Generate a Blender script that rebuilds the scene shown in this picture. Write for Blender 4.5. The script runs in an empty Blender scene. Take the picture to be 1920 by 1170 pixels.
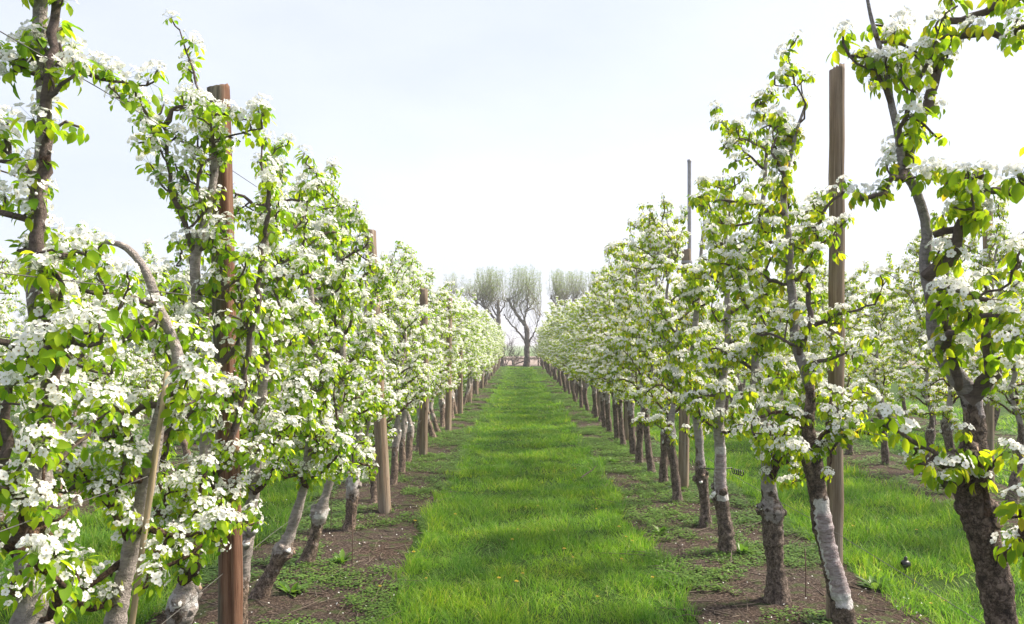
import bpy, math, random
import numpy as np
from mathutils import Vector

# ------------------------------------------------------------------ camera, sky, sun, exposure
SC = bpy.context.scene
COL = SC.collection
F_PX, CX, CY, H_EYE = 1450.0, 974.0, 645.0, 1.65      # focal length and vanishing point in photo pixels, eye height
cam_d = bpy.data.cameras.new('camera')
cam_d.sensor_width = 36.0
cam_d.lens = F_PX / 1920.0 * 36.0
cam_d.shift_x = -(CX - 960.0) / 1920.0
cam_d.shift_y = (CY - 585.0) / 1920.0
cam_d.clip_start, cam_d.clip_end = 0.05, 8000.0
cam = bpy.data.objects.new('camera', cam_d)
COL.objects.link(cam)
cam.location = (0, 0, H_EYE)
cam.rotation_euler = (math.radians(90), 0, 0)
SC.camera = cam

SUN_EL, SUN_AZ = math.radians(47), math.radians(72)   # azimuth from the view direction towards the right
world = bpy.data.worlds.new('World')
SC.world = world
world.use_nodes = True
wn, wl = world.node_tree.nodes, world.node_tree.links
wn.clear()
sky = wn.new('ShaderNodeTexSky')
sky.sky_type = 'NISHITA'
sky.sun_disc = False
sky.sun_elevation, sky.sun_rotation = SUN_EL, SUN_AZ
sky.air_density, sky.dust_density, sky.ozone_density = 1.0, 2.5, 1.2
veil = wn.new('ShaderNodeMixRGB')                      # thin high cloud over the blue
vt = wn.new('ShaderNodeTexCoord'); vm = wn.new('ShaderNodeMapping'); vz = wn.new('ShaderNodeTexNoise'); vr = wn.new('ShaderNodeMapRange')
vm.inputs['Scale'].default_value = (1.0, 1.0, 3.0)
vz.inputs['Scale'].default_value, vz.inputs['Detail'].default_value = 1.3, 5
vr.inputs[1].default_value, vr.inputs[2].default_value, vr.inputs[3].default_value, vr.inputs[4].default_value = 0.35, 0.65, 0.55, 0.75
wl.new(vt.outputs['Generated'], vm.inputs[0]); wl.new(vm.outputs[0], vz.inputs['Vector'])
wl.new(vz.outputs['Fac'], vr.inputs[0]); wl.new(vr.outputs[0], veil.inputs['Fac'])
veil.inputs['Color2'].default_value = (8.4, 8.75, 9.9, 1)
bg = wn.new('ShaderNodeBackground')
bg.inputs['Strength'].default_value = 0.0355
wo = wn.new('ShaderNodeOutputWorld')
wl.new(sky.outputs[0], veil.inputs['Color1'])
wl.new(veil.outputs[0], bg.inputs['Color'])
wl.new(bg.outputs[0], wo.inputs['Surface'])

sun_d = bpy.data.lights.new('sun', 'SUN')
sun_d.energy = 2.75
sun_d.angle = math.radians(15.0)
sun_d.color = (1.0, 0.90, 0.76)
sun = bpy.data.objects.new('sun', sun_d)
COL.objects.link(sun)
S = Vector((math.cos(SUN_EL) * math.sin(SUN_AZ), math.cos(SUN_EL) * math.cos(SUN_AZ), math.sin(SUN_EL)))
sun.rotation_euler = (-S).to_track_quat('-Z', 'Y').to_euler()
sun.location = S * 60

SC.view_settings.view_transform = 'Standard'
SC.view_settings.look = 'None'
SC.view_settings.exposure = 2.0
SC.view_settings.gamma = 1.0
SC.render.engine = 'CYCLES'
SC.cycles.max_bounces = 10
SC.cycles.diffuse_bounces = 7
SC.cycles.transparent_max_bounces = 6
SC.cycles.use_denoising = True

Y_END = 54.0
L_X, R_X = -1.5, 1.62
L2_X, R2_X, L3_X, R3_X = -4.8, 4.95, -8.1, 8.3
LANES = [(-10.9, -8.8), (-7.45, -5.5), (-4.1, -2.2), (-0.84, 1.03), (2.42, 4.25), (5.65, 7.6), (8.95, 11.0)]
STRIPS = [(-8.8, -7.45), (-5.5, -4.1), (-2.2, -0.84), (1.03, 2.42), (4.25, 5.65), (7.6, 8.95)]


def W(px, py, Y):
    return np.array([(px - CX) * Y / F_PX, Y, H_EYE - (py - CY) * Y / F_PX])


# ------------------------------------------------------------------ mesh helpers
def build(name, chunks, mats, parent=None, loc=None, smooth=True, attr=None):
    """chunks: (V, F, material slot) -> one mesh object; attr: optional per-chunk vertex value 'paint'"""
    vs, loops, starts, tots, mi, at = [], [], [], [], [], []
    off = lo = 0
    for k, (V, F, m) in enumerate(chunks):
        V = np.asarray(V, dtype=np.float32)
        vs.append(V)
        if attr is not None:
            a = attr[k]
            at.append(np.full(len(V), a, dtype=np.float32) if np.isscalar(a) else np.asarray(a, dtype=np.float32))
        for f in (F if isinstance(F, (list, tuple)) else [F]):
            f = np.asarray(f, dtype=np.int64)
            if f.size == 0:
                continue
            n, w = f.shape
            loops.append((f + off).ravel())
            starts.append(lo + np.arange(n) * w)
            lo += n * w
            mi.append(np.full(n, m))
        off += len(V)
    V = np.concatenate(vs)
    lp = np.concatenate(loops).astype(np.int32)
    st = np.concatenate(starts).astype(np.int32)
    mi = np.concatenate(mi).astype(np.int32)
    me = bpy.data.meshes.new(name)
    me.vertices.add(len(V))
    me.vertices.foreach_set('co', V.ravel())
    me.loops.add(len(lp))
    me.loops.foreach_set('vertex_index', lp)
    me.polygons.add(len(st))
    me.polygons.foreach_set('loop_start', st)
    for m in mats:
        me.materials.append(m)
    me.polygons.foreach_set('material_index', mi)
    me.polygons.foreach_set('use_smooth', np.full(len(st), smooth, dtype=bool))
    if attr is not None:
        a = me.attributes.new('paint', 'FLOAT', 'POINT')
        a.data.foreach_set('value', np.concatenate(at))
    me.update(calc_edges=True)
    me.validate()
    o = bpy.data.objects.new(name, me)
    COL.objects.link(o)
    if parent is not None:
        o.parent = parent
    if loc is not None:
        o.location = loc
    return o


def empty(name, loc, rz=0.0):
    o = bpy.data.objects.new(name, None)
    o.empty_display_size = 0.2
    COL.objects.link(o)
    o.location = loc
    o.rotation_euler = (0, 0, rz)
    return o


def tag(o, label=None, cat=None, group=None, kind=None):
    if label: o['label'] = label
    if cat: o['category'] = cat
    if group: o['group'] = group
    if kind: o['kind'] = kind
    return o


def copy_tree(o, parent=None):
    c = o.copy()
    COL.objects.link(c)
    c.parent = parent
    for ch in list(o.children):
        copy_tree(ch, c)
    return c


def resample(pts, rad, step):
    """smooth (Catmull-Rom) resampling of a polyline with radii"""
    pts = np.asarray(pts, float)
    rad = np.asarray(rad, float)
    P = np.vstack([2 * pts[0] - pts[1], pts, 2 * pts[-1] - pts[-2]])
    op, orr = [], []
    for i in range(len(pts) - 1):
        n = max(1, int(round(np.linalg.norm(pts[i + 1] - pts[i]) / step)))
        for j in range(n):
            t = j / n
            a, b, c, d = P[i], P[i + 1], P[i + 2], P[i + 3]
            op.append(0.5 * (2 * b + (c - a) * t + (2 * a - 5 * b + 4 * c - d) * t * t + (3 * b - a - 3 * c + d) * t ** 3))
            orr.append(rad[i] * (1 - t) + rad[i + 1] * t)
    op.append(pts[-1]); orr.append(rad[-1])
    return np.array(op), np.array(orr)


def tube(pts, rad, sides, rng=None, bump=0.0, cap=True):
    pts = np.asarray(pts, float)
    rad = np.asarray(rad, float)
    n = len(pts)
    T = np.gradient(pts, axis=0)
    T /= np.linalg.norm(T, axis=1)[:, None] + 1e-9
    ref = np.array([1.0, 0, 0]) if abs(T[0][0]) < 0.8 else np.array([0, 1.0, 0])
    N = np.zeros((n, 3))
    u = ref - T[0] * ref.dot(T[0])
    N[0] = u / np.linalg.norm(u)
    for i in range(1, n):
        u = N[i - 1] - T[i] * N[i - 1].dot(T[i])
        N[i] = u / (np.linalg.norm(u) + 1e-9)
    B = np.cross(T, N)
    a = np.arange(sides) / sides * 2 * np.pi
    R = rad[:, None] * np.ones((n, sides))
    if rng is not None and bump > 0:
        nz = rng.normal(0, 1, (n, sides))
        nz = (nz + np.roll(nz, 1, 1) + np.roll(nz, -1, 1)) / 1.8
        R = R * (1 + bump * nz)
    V = pts[:, None] + R[:, :, None] * (np.cos(a)[None, :, None] * N[:, None] + np.sin(a)[None, :, None] * B[:, None])
    V = V.reshape(-1, 3)
    i = np.arange(n - 1)[:, None] * sides
    j = np.arange(sides)[None, :]
    j2 = (j + 1) % sides
    Q = np.stack([i + j, i + j2, i + sides + j2, i + sides + j], -1).reshape(-1, 4)
    F = [Q]
    if cap:
        V = np.vstack([V, pts[-1] + T[-1] * rad[-1] * 0.4])
        t = (n - 1) * sides
        F.append(np.stack([t + np.arange(sides), t + (np.arange(sides) + 1) % sides, np.full(sides, n * sides)], -1))
    return V, F


def blob(c, r, rng, seg=8, rings=5, rough=0.18, squash=(1, 1, 1)):
    """rough closed lump (pruning knuckle, seed head ...)"""
    V = [np.array([0, 0, 1.0])]
    for i in range(1, rings):
        th = math.pi * i / rings
        for j in range(seg):
            ph = 2 * math.pi * (j + 0.5 * (i % 2)) / seg
            V.append(np.array([math.sin(th) * math.cos(ph), math.sin(th) * math.sin(ph), math.cos(th)]))
    V.append(np.array([0, 0, -1.0]))
    V = np.array(V) * (1 + rough * rng.normal(0, 1, (len(V), 1))) * r * np.array(squash)
    V += np.asarray(c)
    tr, qd = [], []
    for j in range(seg):
        tr.append((0, 1 + j, 1 + (j + 1) % seg))
        b = 1 + (rings - 2) * seg
        tr.append((len(V) - 1, b + (j + 1) % seg, b + j))
    for i in range(rings - 2):
        for j in range(seg):
            a0 = 1 + i * seg
            qd.append((a0 + j, a0 + seg + j, a0 + seg + (j + 1) % seg, a0 + (j + 1) % seg))
    return V, [np.array(tr), np.array(qd)]


def vnoise(x, y, scale, seed):
    """2-D value noise, 0..1, vectorised"""
    x = np.asarray(x, float) * scale
    y = np.asarray(y, float) * scale
    xi, yi = np.floor(x).astype(np.int64), np.floor(y).astype(np.int64)
    fx, fy = x - xi, y - yi
    fx, fy = fx * fx * (3 - 2 * fx), fy * fy * (3 - 2 * fy)

    def h(a, b):
        v = np.sin(a * 127.1 + b * 311.7 + seed * 74.7) * 43758.5453
        return v - np.floor(v)
    return (h(xi, yi) * (1 - fx) + h(xi + 1, yi) * fx) * (1 - fy) + (h(xi, yi + 1) * (1 - fx) + h(xi + 1, yi + 1) * fx) * fy


# ------------------------------------------------------------------ materials
def mat(name):
    m = bpy.data.materials.new(name)
    m.use_nodes = True
    n, l = m.node_tree.nodes, m.node_tree.links
    n.clear()
    out = n.new('ShaderNodeOutputMaterial')
    p = n.new('ShaderNodeBsdfPrincipled')
    l.new(p.outputs[0], out.inputs['Surface'])
    return m, n, l, p, out


def ramp(n, stops):
    r = n.new('ShaderNodeValToRGB')
    cr = r.color_ramp
    while len(cr.elements) < len(stops):
        cr.elements.new(0.5)
    for e, (p, c) in zip(cr.elements, stops):
        e.position = p
        e.color = (*c, 1)
    return r


def noise(n, l, scale, detail=4, coord='Object', stretch=None, rough=0.55):
    tc = n.new('ShaderNodeTexCoord')
    t = n.new('ShaderNodeTexNoise')
    t.inputs['Scale'].default_value = scale
    t.inputs['Detail'].default_value = detail
    t.inputs['Roughness'].default_value = rough
    if stretch:
        mp = n.new('ShaderNodeMapping')
        mp.inputs['Scale'].default_value = stretch
        l.new(tc.outputs[coord], mp.inputs[0])
        l.new(mp.outputs[0], t.inputs['Vector'])
    else:
        l.new(tc.outputs[coord], t.inputs['Vector'])
    return t


def mixc(n, l, fac, a, b, mode='MIX'):
    m = n.new('ShaderNodeMixRGB')
    m.blend_type = mode
    for sock, v in ((m.inputs[0], fac), (m.inputs[1], a), (m.inputs[2], b)):
        if isinstance(v, (int, float)):
            sock.default_value = v
        elif isinstance(v, tuple):
            sock.default_value = (*v, 1)
        else:
            l.new(v, sock)
    return m.outputs[0]


def bump(n, l, p, height, strength, dist):
    b = n.new('ShaderNodeBump')
    b.inputs['Strength'].default_value = strength
    b.inputs['Distance'].default_value = dist
    l.new(height, b.inputs['Height'])
    l.new(b.outputs[0], p.inputs['Normal'])


def leafy(name, stops, trans, tfac, rough=0.45, spec=0.35, patch=None):
    """thin leaf: colour varies from leaf to leaf, light passes through"""
    m, n, l, p, out = mat(name)
    g = n.new('ShaderNodeNewGeometry')
    r = ramp(n, stops)
    l.new(g.outputs['Random Per Island'], r.inputs[0])
    nz = noise(n, l, 3.0, 2)
    c = mixc(n, l, 0.35, r.outputs[0], mixc(n, l, 1.0, r.outputs[0], nz.outputs['Fac'], 'OVERLAY'))
    if patch:                                            # sward of mixed age: yellower and bluer patches
        n5 = noise(n, l, 1.4, 4, rough=0.6)
        r5 = ramp(n, [(0.36, (0.72, 0.84, 1.1)), (0.5, (1, 1, 1)), (0.64, patch)])
        l.new(n5.outputs['Fac'], r5.inputs[0])
        c = mixc(n, l, 1.0, c, r5.outputs[0], 'MULTIPLY')
    l.new(c, p.inputs['Base Color'])
    p.inputs['Roughness'].default_value = rough
    p.inputs['Specular IOR Level'].default_value = spec
    t = n.new('ShaderNodeBsdfTranslucent')
    l.new(mixc(n, l, 1.0, c, trans, 'MULTIPLY'), t.inputs['Color'])
    mx = n.new('ShaderNodeMixShader')
    mx.inputs[0].default_value = tfac
    l.new(p.outputs[0], mx.inputs[1])
    l.new(t.outputs[0], mx.inputs[2])
    l.new(mx.outputs[0], out.inputs['Surface'])
    return m


M = {}
M['leaf'] = leafy('pear_leaf', [(0, (0.09, 0.20, 0.010)), (0.3, (0.165, 0.30, 0.012)), (0.7, (0.25, 0.37, 0.014)), (1, (0.34, 0.41, 0.022))], (2.2, 2.05, 1.2), 0.55, 0.62, 0.18)
M['leaf_young'] = leafy('young_pear_leaf', [(0, (0.095, 0.19, 0.010)), (0.3, (0.17, 0.29, 0.012)), (0.75, (0.27, 0.36, 0.014)), (0.97, (0.36, 0.38, 0.022)), (1, (0.30, 0.22, 0.03))], (2.2, 2.0, 1.1), 0.57, 0.62, 0.18)
M['petal'] = leafy('pear_petal', [(0, (0.82, 0.82, 0.78)), (1, (0.88, 0.88, 0.87))], (1.0, 1.0, 0.98), 0.42, 0.6, 0.2)
M['eye'] = leafy('blossom_eye', [(0, (0.30, 0.32, 0.06)), (0.6, (0.42, 0.36, 0.14)), (1, (0.25, 0.12, 0.08))], (1, 1, 1), 0.2, 0.7)
M['pedicel'] = leafy('pedicel', [(0, (0.16, 0.25, 0.05)), (1, (0.22, 0.30, 0.07))], (1, 1, 1), 0.2)
M['grass'] = leafy('grass_blade', [(0, (0.065, 0.165, 0.017)), (0.5, (0.14, 0.28, 0.027)), (0.9, (0.23, 0.37, 0.037)), (1, (0.38, 0.38, 0.13))], (1.7, 1.8, 1.0), 0.4, 0.5, 0.25, (1.4, 1.2, 0.9))
M['weed'] = leafy('weed_leaf', [(0, (0.06, 0.13, 0.02)), (0.6, (0.11, 0.21, 0.03)), (1, (0.17, 0.26, 0.05))], (1.6, 1.7, 1.0), 0.35)
M['willow_leaf'] = leafy('willow_leaf', [(0, (0.15, 0.23, 0.06)), (1, (0.26, 0.34, 0.10))], (1.5, 1.5, 1.0), 0.4)
M['dandelion'] = leafy('dandelion_bloom', [(0, (0.55, 0.40, 0.04)), (1, (0.62, 0.50, 0.06))], (1, 1, 1), 0.2)


def bark(name, dark, mid, pale, paint=False, vscale=38, pale_from=0.9, blend=0.35):
    m, n, l, p, out = mat(name)
    tc = n.new('ShaderNodeTexCoord')
    n1 = noise(n, l, vscale, 8, stretch=(1, 1, 0.6), rough=0.72)
    n2 = noise(n, l, 6, 5, rough=0.6)
    r = ramp(n, [(0.36, dark), (0.5, mid), (0.62, tuple(min(1, c * 1.7) for c in mid))])
    l.new(n1.outputs['Fac'], r.inputs[0])
    # plates parted by dark cracks
    v = n.new('ShaderNodeTexVoronoi'); v.inputs['Scale'].default_value = vscale * 0.75
    v.feature = 'DISTANCE_TO_EDGE'
    mp = n.new('ShaderNodeMapping'); mp.inputs['Scale'].default_value = (1, 1, 0.55)
    nd = noise(n, l, vscale * 1.3, 3)
    l.new(mixc(n, l, 0.12, tc.outputs['Object'], nd.outputs['Color'], 'ADD'), mp.inputs[0]); l.new(mp.outputs[0], v.inputs['Vector'])
    rc = ramp(n, [(0.0, (0.16, 0.13, 0.12)), (0.10, (0.7, 0.68, 0.66)), (0.2, (1, 1, 1))])
    l.new(v.outputs['Distance'], rc.inputs[0])
    base = mixc(n, l, 0.75, r.outputs[0], rc.outputs[0], 'MULTIPLY')
    # smooth pale grey bark higher up, in patches with ragged edges
    nm = mixc(n, l, 0.25, n2.outputs['Fac'], n1.outputs['Fac'])
    sx = n.new('ShaderNodeSeparateXYZ')
    l.new(tc.outputs['Object'], sx.inputs[0])
    mr = n.new('ShaderNodeMapRange')
    mr.inputs[1].default_value, mr.inputs[2].default_value = pale_from - blend, pale_from + blend
    mr.inputs[3].default_value, mr.inputs[4].default_value = -0.15, 0.15
    l.new(sx.outputs['Z'], mr.inputs[0])
    ad0 = n.new('ShaderNodeMath'); ad0.operation = 'ADD'
    l.new(nm, ad0.inputs[0]); l.new(mr.outputs[0], ad0.inputs[1])
    r2 = ramp(n, [(0.50, (0, 0, 0)), (0.535, (1, 1, 1))])
    l.new(ad0.outputs[0], r2.inputs[0])
    nl = noise(n, l, 30, 6, stretch=(0.5, 0.5, 2.2), rough=0.7)
    rl = ramp(n, [(0.35, tuple(c * 0.55 for c in pale)), (0.5, tuple(c * 0.85 for c in pale)), (0.65, pale)])
    l.new(nl.outputs['Fac'], rl.inputs[0])
    c = mixc(n, l, r2.outputs[0], base, rl.outputs[0])
    if paint:
        at = n.new('ShaderNodeAttribute'); at.attribute_name = 'paint'
        n3 = noise(n, l, 18, 6, rough=0.65)
        ad = n.new('ShaderNodeMath'); ad.operation = 'ADD'
        l.new(at.outputs['Fac'], ad.inputs[0]); l.new(n3.outputs['Fac'], ad.inputs[1])
        r3 = ramp(n, [(0.5, (0, 0, 0)), (0.53, (1, 1, 1))])
        sc = n.new('ShaderNodeMath'); sc.operation = 'MULTIPLY'; sc.inputs[1].default_value = 0.5
        l.new(ad.outputs[0], sc.inputs[0]); l.new(sc.outputs[0], r3.inputs[0])
        rp = ramp(n, [(0.35, (0.36, 0.33, 0.33)), (0.5, (0.60, 0.57, 0.57)), (0.62, (0.74, 0.72, 0.72))])
        l.new(n1.outputs['Fac'], rp.inputs[0])
        r6 = ramp(n, [(0.42, (0, 0, 0)), (0.46, (1, 1, 1))])            # high values: peeled, not painted
        dv = n.new('ShaderNodeMath'); dv.operation = 'MULTIPLY'; dv.inputs[1].default_value = 0.33
        l.new(at.outputs['Fac'], dv.inputs[0]); l.new(dv.outputs[0], r6.inputs[0])
        rq = ramp(n, [(0.35, (0.20, 0.15, 0.15)), (0.5, (0.37, 0.31, 0.32)), (0.65, (0.48, 0.43, 0.44))])
        l.new(nl.outputs['Fac'], rq.inputs[0])
        c = mixc(n, l, r3.outputs[0], c, mixc(n, l, r6.outputs[0], rp.outputs[0], rq.outputs[0]))
    l.new(c, p.inputs['Base Color'])
    p.inputs['Roughness'].default_value = 0.85
    p.inputs['Specular IOR Level'].default_value = 0.2
    bump(n, l, p, mixc(n, l, 0.3, n1.outputs['Fac'], rc.outputs[0]), 1.0, 0.018)
    return m


M['bark'] = bark('pear_bark', (0.06, 0.046, 0.040), (0.185, 0.145, 0.122), (0.43, 0.385, 0.38), True, pale_from=0.62)
M['bark_pale'] = bark('pale_pear_bark', (0.06, 0.044, 0.036), (0.22, 0.165, 0.13), (0.44, 0.385, 0.36), True, pale_from=0.32, blend=0.35)
M['bark_old'] = bark('old_pear_bark', (0.045, 0.034, 0.028), (0.16, 0.12, 0.098), (0.36, 0.32, 0.325), True, 34, pale_from=1.37, blend=0.10)
M['twig'] = bark('pear_twig', (0.045, 0.028, 0.022), (0.155, 0.095, 0.065), (0.22, 0.17, 0.15), False, 60, 1.2)
M['willow_bark'] = bark('willow_bark', (0.04, 0.033, 0.03), (0.11, 0.09, 0.08), (0.16, 0.14, 0.12), False, 6, 3)
M['willow_shoot'] = bark('willow_shoot', (0.10, 0.10, 0.06), (0.17, 0.16, 0.10), (0.2, 0.19, 0.12), False, 6, 30)


def wood(name, stops, stops2, crack=0.9, sided=0.0):
    """weathered round timber: fine grain, two tones in broad patches, long drying cracks, a few knots"""
    m, n, l, p, out = mat(name)
    n1 = noise(n, l, 55, 8, stretch=(1, 1, 0.03), rough=0.75)
    n2 = noise(n, l, 3.5, 5, stretch=(1, 1, 0.35), rough=0.6)
    n3 = noise(n, l, 14, 3, stretch=(1, 1, 0.02), rough=0.5)
    oi = n.new('ShaderNodeObjectInfo')
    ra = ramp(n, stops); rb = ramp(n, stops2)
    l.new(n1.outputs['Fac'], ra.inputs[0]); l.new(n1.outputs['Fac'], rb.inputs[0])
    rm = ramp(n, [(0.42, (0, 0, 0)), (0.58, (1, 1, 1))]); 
    if sided:                                            # sun and shade painted in: sunlit side reddish, shaded side grey-green
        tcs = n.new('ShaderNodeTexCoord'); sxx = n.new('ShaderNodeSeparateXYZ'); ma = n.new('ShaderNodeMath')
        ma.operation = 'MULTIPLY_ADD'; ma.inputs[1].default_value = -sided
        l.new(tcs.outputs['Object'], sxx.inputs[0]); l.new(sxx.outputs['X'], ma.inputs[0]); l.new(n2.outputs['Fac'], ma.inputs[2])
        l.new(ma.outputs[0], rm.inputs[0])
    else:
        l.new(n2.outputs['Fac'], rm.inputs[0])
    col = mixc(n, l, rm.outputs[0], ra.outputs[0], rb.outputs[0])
    hs = n.new('ShaderNodeHueSaturation')
    mr = n.new('ShaderNodeMapRange'); mr.inputs[3].default_value, mr.inputs[4].default_value = 0.8, 1.2
    l.new(oi.outputs['Random'], mr.inputs[0]); l.new(mr.outputs[0], hs.inputs['Value'])
    l.new(col, hs.inputs['Color'])
    rc = ramp(n, [(0.34, (0.12, 0.09, 0.07)), (0.385, (1, 1, 1))]); l.new(n3.outputs['Fac'], rc.inputs[0])
    c = mixc(n, l, crack, hs.outputs[0], rc.outputs[0], 'MULTIPLY')
    v = n.new('ShaderNodeTexVoronoi'); v.inputs['Scale'].default_value = 4
    tc = n.new('ShaderNodeTexCoord'); mp = n.new('ShaderNodeMapping'); mp.inputs['Scale'].default_value = (1.8, 1.8, 0.8)
    l.new(tc.outputs['Object'], mp.inputs[0]); l.new(mp.outputs[0], v.inputs['Vector'])
    r4 = ramp(n, [(0.04, (0.25, 0.19, 0.15)), (0.11, (1, 1, 1))])
    l.new(v.outputs['Distance'], r4.inputs[0])
    l.new(mixc(n, l, 0.85, c, r4.outputs[0], 'MULTIPLY'), p.inputs['Base Color'])
    p.inputs['Roughness'].default_value = 0.85
    p.inputs['Specular IOR Level'].default_value = 0.15
    bump(n, l, p, mixc(n, l, 0.6, n1.outputs['Fac'], rc.outputs[0]), 0.9, 0.01)
    return m


GREYW = [(0.3, (0.06, 0.047, 0.038)), (0.46, (0.165, 0.13, 0.10)), (0.6, (0.28, 0.23, 0.185)), (0.75, (0.40, 0.345, 0.285))]
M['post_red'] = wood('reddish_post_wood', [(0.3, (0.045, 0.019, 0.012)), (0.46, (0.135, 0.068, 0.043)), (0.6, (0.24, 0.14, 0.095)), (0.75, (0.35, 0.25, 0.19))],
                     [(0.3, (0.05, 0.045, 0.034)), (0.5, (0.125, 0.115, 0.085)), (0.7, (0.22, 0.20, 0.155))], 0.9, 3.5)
M['post_grey'] = wood('weathered_post_wood', GREYW, [(0.3, (0.075, 0.055, 0.038)), (0.5, (0.20, 0.145, 0.10)), (0.7, (0.32, 0.25, 0.185))])
M['post_brown'] = wood('brown_post_wood', [(0.3, (0.06, 0.042, 0.03)), (0.46, (0.17, 0.118, 0.082)), (0.6, (0.27, 0.20, 0.145)), (0.75, (0.38, 0.305, 0.235))], GREYW)
M['cane'] = wood('bamboo', [(0.3, (0.30, 0.22, 0.12)), (0.5, (0.42, 0.33, 0.20)), (0.7, (0.5, 0.4, 0.26))], [(0.3, (0.26, 0.2, 0.12)), (0.7, (0.45, 0.36, 0.24))], 0.2)


def plain(name, c, rough=0.6, metal=0.0, nscale=20, var=0.3):
    m, n, l, p, out = mat(name)
    nz = noise(n, l, nscale, 4)
    l.new(mixc(n, l, var, c, mixc(n, l, 1.0, c, nz.outputs['Fac'], 'OVERLAY')), p.inputs['Base Color'])
    p.inputs['Roughness'].default_value = rough
    p.inputs['Metallic'].default_value = metal
    return m


M['steel'] = plain('galvanised_steel', (0.30, 0.29, 0.31), 0.6, 0.3)
M['wire'] = plain('dull_wire', (0.12, 0.115, 0.11), 0.6, 0.5)
M['rust'] = plain('rusty_rod', (0.10, 0.06, 0.045), 0.8)
M['black'] = plain('black_plastic', (0.012, 0.012, 0.014), 0.4)
M['scar'] = plain('wound_sealant', (0.78, 0.76, 0.74), 0.6, 0, 60, 0.5)
M['cutwood'] = plain('cut_wood', (0.34, 0.24, 0.17), 0.8, 0, 60, 0.6)
M['stick'] = plain('dead_stick', (0.10, 0.075, 0.058), 0.85, 0, 40, 0.6)


def soil_mat():
    m, n, l, p, out = mat('bark_mulch_soil')
    n1 = noise(n, l, 60, 6, rough=0.7)
    n2 = noise(n, l, 1.6, 4)
    n3 = noise(n, l, 9, 5)
    r = ramp(n, [(0.36, (0.012, 0.009, 0.008)), (0.47, (0.038, 0.028, 0.023)), (0.56, (0.085, 0.064, 0.053)), (0.68, (0.20, 0.165, 0.14))])
    l.new(n1.outputs['Fac'], r.inputs[0])
    r2 = ramp(n, [(0.42, (0, 0, 0)), (0.62, (1, 1, 1))])
    l.new(n2.outputs['Fac'], r2.inputs[0])
    c = mixc(n, l, r2.outputs[0], r.outputs[0], mixc(n, l, 1.0, r.outputs[0], (0.98, 0.90, 0.85), 'MULTIPLY'))
    r3 = ramp(n, [(0.52, (0, 0, 0)), (0.62, (1, 1, 1))])
    l.new(n3.outputs['Fac'], r3.inputs[0])
    mm = n.new('ShaderNodeMath'); mm.operation = 'MULTIPLY'; mm.inputs[1].default_value = 0.55
    l.new(r3.outputs[0], mm.inputs[0])
    c = mixc(n, l, mm.outputs[0], c, (0.055, 0.085, 0.025))
    l.new(c, p.inputs['Base Color'])
    p.inputs['Roughness'].default_value = 0.95
    p.inputs['Specular IOR Level'].default_value = 0.1
    bump(n, l, p, mixc(n, l, 0.4, n1.outputs['Fac'], n3.outputs['Fac']), 1.0, 0.03)
    return m


def turf_mat(name, a, b, c, s=0.7):
    m, n, l, p, out = mat(name)
    n1 = noise(n, l, 45, 5, rough=0.7)
    n2 = noise(n, l, s, 5)
    r = ramp(n, [(0.3, a), (0.55, b), (0.75, c)])
    l.new(mixc(n, l, 0.5, n1.outputs['Fac'], n2.outputs['Fac']), r.inputs[0])
    l.new(r.outputs[0], p.inputs['Base Color'])
    p.inputs['Roughness'].default_value = 0.95
    p.inputs['Specular IOR Level'].default_value = 0.1
    bump(n, l, p, n1.outputs['Fac'], 1.0, 0.04)
    return m


M['soil'] = soil_mat()
M['turf'] = turf_mat('turf', (0.022, 0.042, 0.009), (0.045, 0.09, 0.014), (0.07, 0.13, 0.02))
M['plough'] = turf_mat('ploughed_soil', (0.20, 0.155, 0.135), (0.29, 0.235, 0.205), (0.35, 0.29, 0.26), 0.3)
M['meadow'] = turf_mat('far_meadow', (0.10, 0.16, 0.06), (0.14, 0.21, 0.08), (0.18, 0.24, 0.10), 0.05)


# ------------------------------------------------------------------ ground
def grid(x0, x1, y0, y1, nx, ny, zf, edge=0.0, seed=0):
    u = np.linspace(0, 1, nx + 1)
    y = y0 + (y1 - y0) * np.linspace(0, 1, ny + 1) ** 1.6
    U, Yg = np.meshgrid(u, y)
    e0 = (vnoise(Yg, Yg * 0, 1.3, seed) - 0.5) * edge + (vnoise(Yg, Yg * 0, 5.0, seed + 3) - 0.5) * edge * 0.6
    e1 = (vnoise(Yg, Yg * 0, 1.3, seed + 1) - 0.5) * edge + (vnoise(Yg, Yg * 0, 5.0, seed + 4) - 0.5) * edge * 0.6
    X = x0 + e0 + (x1 + e1 - x0 - e0) * U
    Z = zf(X, Yg, U)
    V = np.stack([X, Yg, Z], -1).reshape(-1, 3)
    i = np.arange(ny)[:, None] * (nx + 1)
    j = np.arange(nx)[None, :]
    Q = np.stack([i + j, i + j + 1, i + nx + 2 + j, i + nx + 1 + j], -1).reshape(-1, 4)
    return V, Q


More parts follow.
